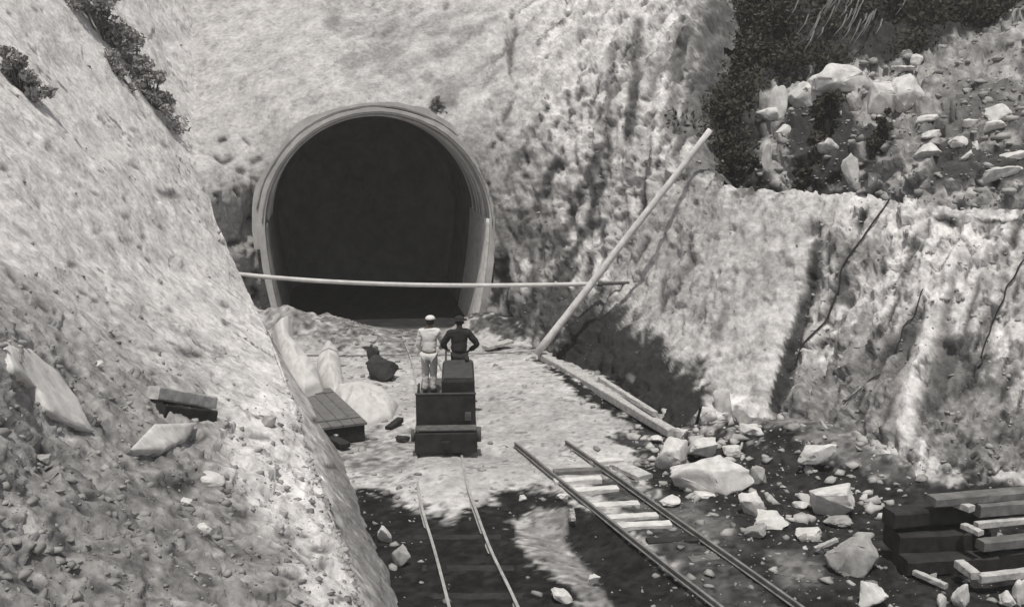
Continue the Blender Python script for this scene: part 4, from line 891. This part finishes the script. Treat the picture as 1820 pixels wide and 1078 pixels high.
heap([(489, 584), (500, 570), (512, 566), (514, 600), (540, 630), (560, 655), (568, 684), (540, 698), (520, 680), (502, 640)], lambda a, b: 27.2 - (b - 570) / 120 * 3.6, .35, 'long white canvas strip sloping down along the lip of the bank', 12)

# black cables hanging down the face
def cable(pts, label, r=.03):
    v = []
    A = cr(np.array(pts, float), 30, 0)
    for (x, y) in A:
        p, n = pick(HILL, x, y); v.append(p + n * .06)
    v = [(v[max(i - 1, 0)] + v[i] * 2 + v[min(i + 1, 29)]) / 4 for i in range(30)]
    return tag(MB().tube(v, r, 8).build('cable', M_CABLE, None, True), label, 'cable', 'cables hanging down the cutting face')
cable([(1582, 350), (1540, 410), (1500, 465), (1475, 545), (1440, 600), (1392, 655)], 'longest black cable hanging past the step in the cutting face', .022)
cable([(1645, 520), (1600, 600), (1555, 670), (1510, 730)], 'thin black cable hanging between the long cable and the white rib', .013)
cable([(1822, 455), (1785, 520), (1760, 590), (1738, 660)], 'black cable hanging near the right edge of the view', .017)

# ------------------------------------------------------------------ plants
def leaves(centers, n, size, spread, m, name, parent=None, seedv=1, up=.3, flat=.8):
    rg = np.random.default_rng(seedv); centers = np.asarray(centers, float); ci = rg.integers(0, len(centers), n)
    d = rg.normal(size=(n, 3)); d /= np.linalg.norm(d, axis=1, keepdims=True) + 1e-9
    c = centers[ci, :3] + d * (rg.random((n, 1)) ** .45) * centers[ci, 3:4] * np.array([1, 1, flat])
    a = rg.normal(size=(n, 3)); a[:, 2] += up; a /= np.linalg.norm(a, axis=1, keepdims=True); b = np.cross(a, rg.normal(size=(n, 3))); b /= np.linalg.norm(b, axis=1, keepdims=True) + 1e-9
    s = size * rg.uniform(.5, 1.5, (n, 1)); V = np.stack([c - a * s, c + b * s * spread, c + a * s, c - b * s * spread], 1).reshape(-1, 3)
    me = bpy.data.meshes.new(name); me.vertices.add(len(V)); me.vertices.foreach_set('co', V.ravel().astype(np.float32))
    q = np.arange(n * 4, dtype=np.int32); me.loops.add(n * 4); me.loops.foreach_set('vertex_index', q); me.polygons.add(n); me.polygons.foreach_set('loop_start', np.arange(0, n * 4, 4, dtype=np.int32)); me.update(calc_edges=True)
    return link(name, me, m, parent)
def bush(x, y, wpx, hpx, surf, m, label, seedv, n=1400, leaf=.06, group='bushes on the slopes'):
    p, nn_ = pick(surf, x, y + hpx * .4); sc = p.y / F; W, H = wpx * sc, hpx * sc; rg = random.Random(seedv)
    b = empty('bush', tuple(p)); tag(b, label, 'bush', group)
    cs = []; tw = MB()
    for k in range(18):
        u = rg.gauss(0, .27); t_ = Vector(nn_).cross(Vector((0, 1, 0))).normalized(); t_ = t_ if t_.x > 0 else -t_
        c = t_ * (u * W) + Vector((0, rg.uniform(-.25, .25) * W, 0)) + Vector((0, 0, rg.uniform(.05, .9) * H * max(.25, 1 - abs(u) * 1.4))); cs.append((*c, rg.uniform(.07, .2) * min(W, H * 1.3)))
        tw.tube([(c.x * .15, c.y * .15, -.1), (c.x * .6, c.y * .6, c.z * .55), tuple(c)], [.03, .02, .008], 6)
    leaves(cs, n, leaf, .5, m, 'foliage', b, seedv); tw.build('stem', M_TWIG, b, True); return b
bush(185, 18, 165, 130, BANK, M_LEAFG, 'largest grey bush hanging over the top of the left bank', 21, 4200, .08)
bush(36, 126, 96, 84, BANK, M_LEAFG, 'grey bush at the left edge on the bright bank', 22, 2200, .06)
bush(207, 108, 60, 50, BANK, M_LEAFG, 'small grey bush between the two larger ones on the bank', 23, 800, .055)
bush(272, 152, 120, 84, BANK, M_LEAFG, 'wide low grey bush where the bank meets the hillside', 24, 2800, .065)
bush(779, 186, 30, 30, (VH, NH, PH), M_LEAFG, 'tiny grey tuft just above the tunnel arch', 25, 500, .05)
bush(1465, 218, 120, 90, BENCH, M_LEAFD, 'dark bush among the pale rocks on the bench', 26, 3200, .07)
bush(1310, 290, 80, 90, BENCH, M_LEAFD, 'dark bush at the left end of the bench behind the leaning pole', 27, 2200, .07)
bush(1560, 255, 70, 50, BENCH, M_LEAFD, 'low dark bush right of the white three cornered stone', 28, 1500, .06)
bush(1420, 320, 110, 44, BENCH, M_LEAFD, 'low dark bush along the brink of the cutting face', 29, 1800, .06)
# dense dark wood above: clumps of leaves all over the slope above the rubble line
wt = ((UY < line - 2) * (UX > 1255) * (1.0 + 3.0 * (UX < 1340))).ravel(); idx = RNG.choice(len(wt), 900, p=wt / wt.sum()); cs = [(*(VU.reshape(-1, 3)[i] + NU.reshape(-1, 3)[i] * RNG.uniform(.1, .9)), RNG.uniform(.35, .9)) for i in idx]
tag(leaves(cs, 90000, .085, .45, M_LEAFD, 'undergrowth', None, 31), 'dense dark undergrowth covering the slope above the rubble', 'undergrowth', kind='stuff')
# pale fronds of dry grass in the dark wood
mb = MB(); rg = random.Random(5)
p, nn_ = pick(BENCH, 1500, 50)
for k in range(55):
    x, y = rg.gauss(1505, 38), rg.gauss(45, 24); q, n2 = pick(BENCH, x, y); q = q + n2 * 1.15; ln_ = rg.uniform(.35, .9); a = rg.uniform(-.5, .15)
    mb.tube([q, q + Vector((-.25 * ln_, -.2, -.5 * ln_)), q + Vector((-.55 * ln_ + a * .2, -.25, -ln_))], [.03, .026, .006], 4)
tag(mb.build('dry_grass', M_LEAFP), 'pale dry grass drooping in the dark undergrowth', 'grass', kind='stuff')

# ------------------------------------------------------------------ thin haze volume added to lift the blacks
x0, x1, y0, y1, z0, z1 = -245, 250, -225, 290, -3, 32
hz = MB().box(((x0 + x1) / 2, (y0 + y1) / 2, (z0 + z1) / 2), (x1 - x0, y1 - y0, z1 - z0)).mesh('added_haze')
hm = bpy.data.materials.new('added_haze'); hm.use_nodes = True; t = hm.node_tree; t.nodes.clear()
vo = t.nodes.new('ShaderNodeVolumePrincipled'); vo.inputs['Density'].default_value = 0.0014; vo.inputs['Color'].default_value = (.95, .93, .92, 1)
ou = t.nodes.new('ShaderNodeOutputMaterial'); t.links.new(vo.outputs[0], ou.inputs['Volume'])
tag(link('added_haze', hz, hm), 'thin pale haze added to lift the darks in the cutting', 'added_haze', kind='stuff')
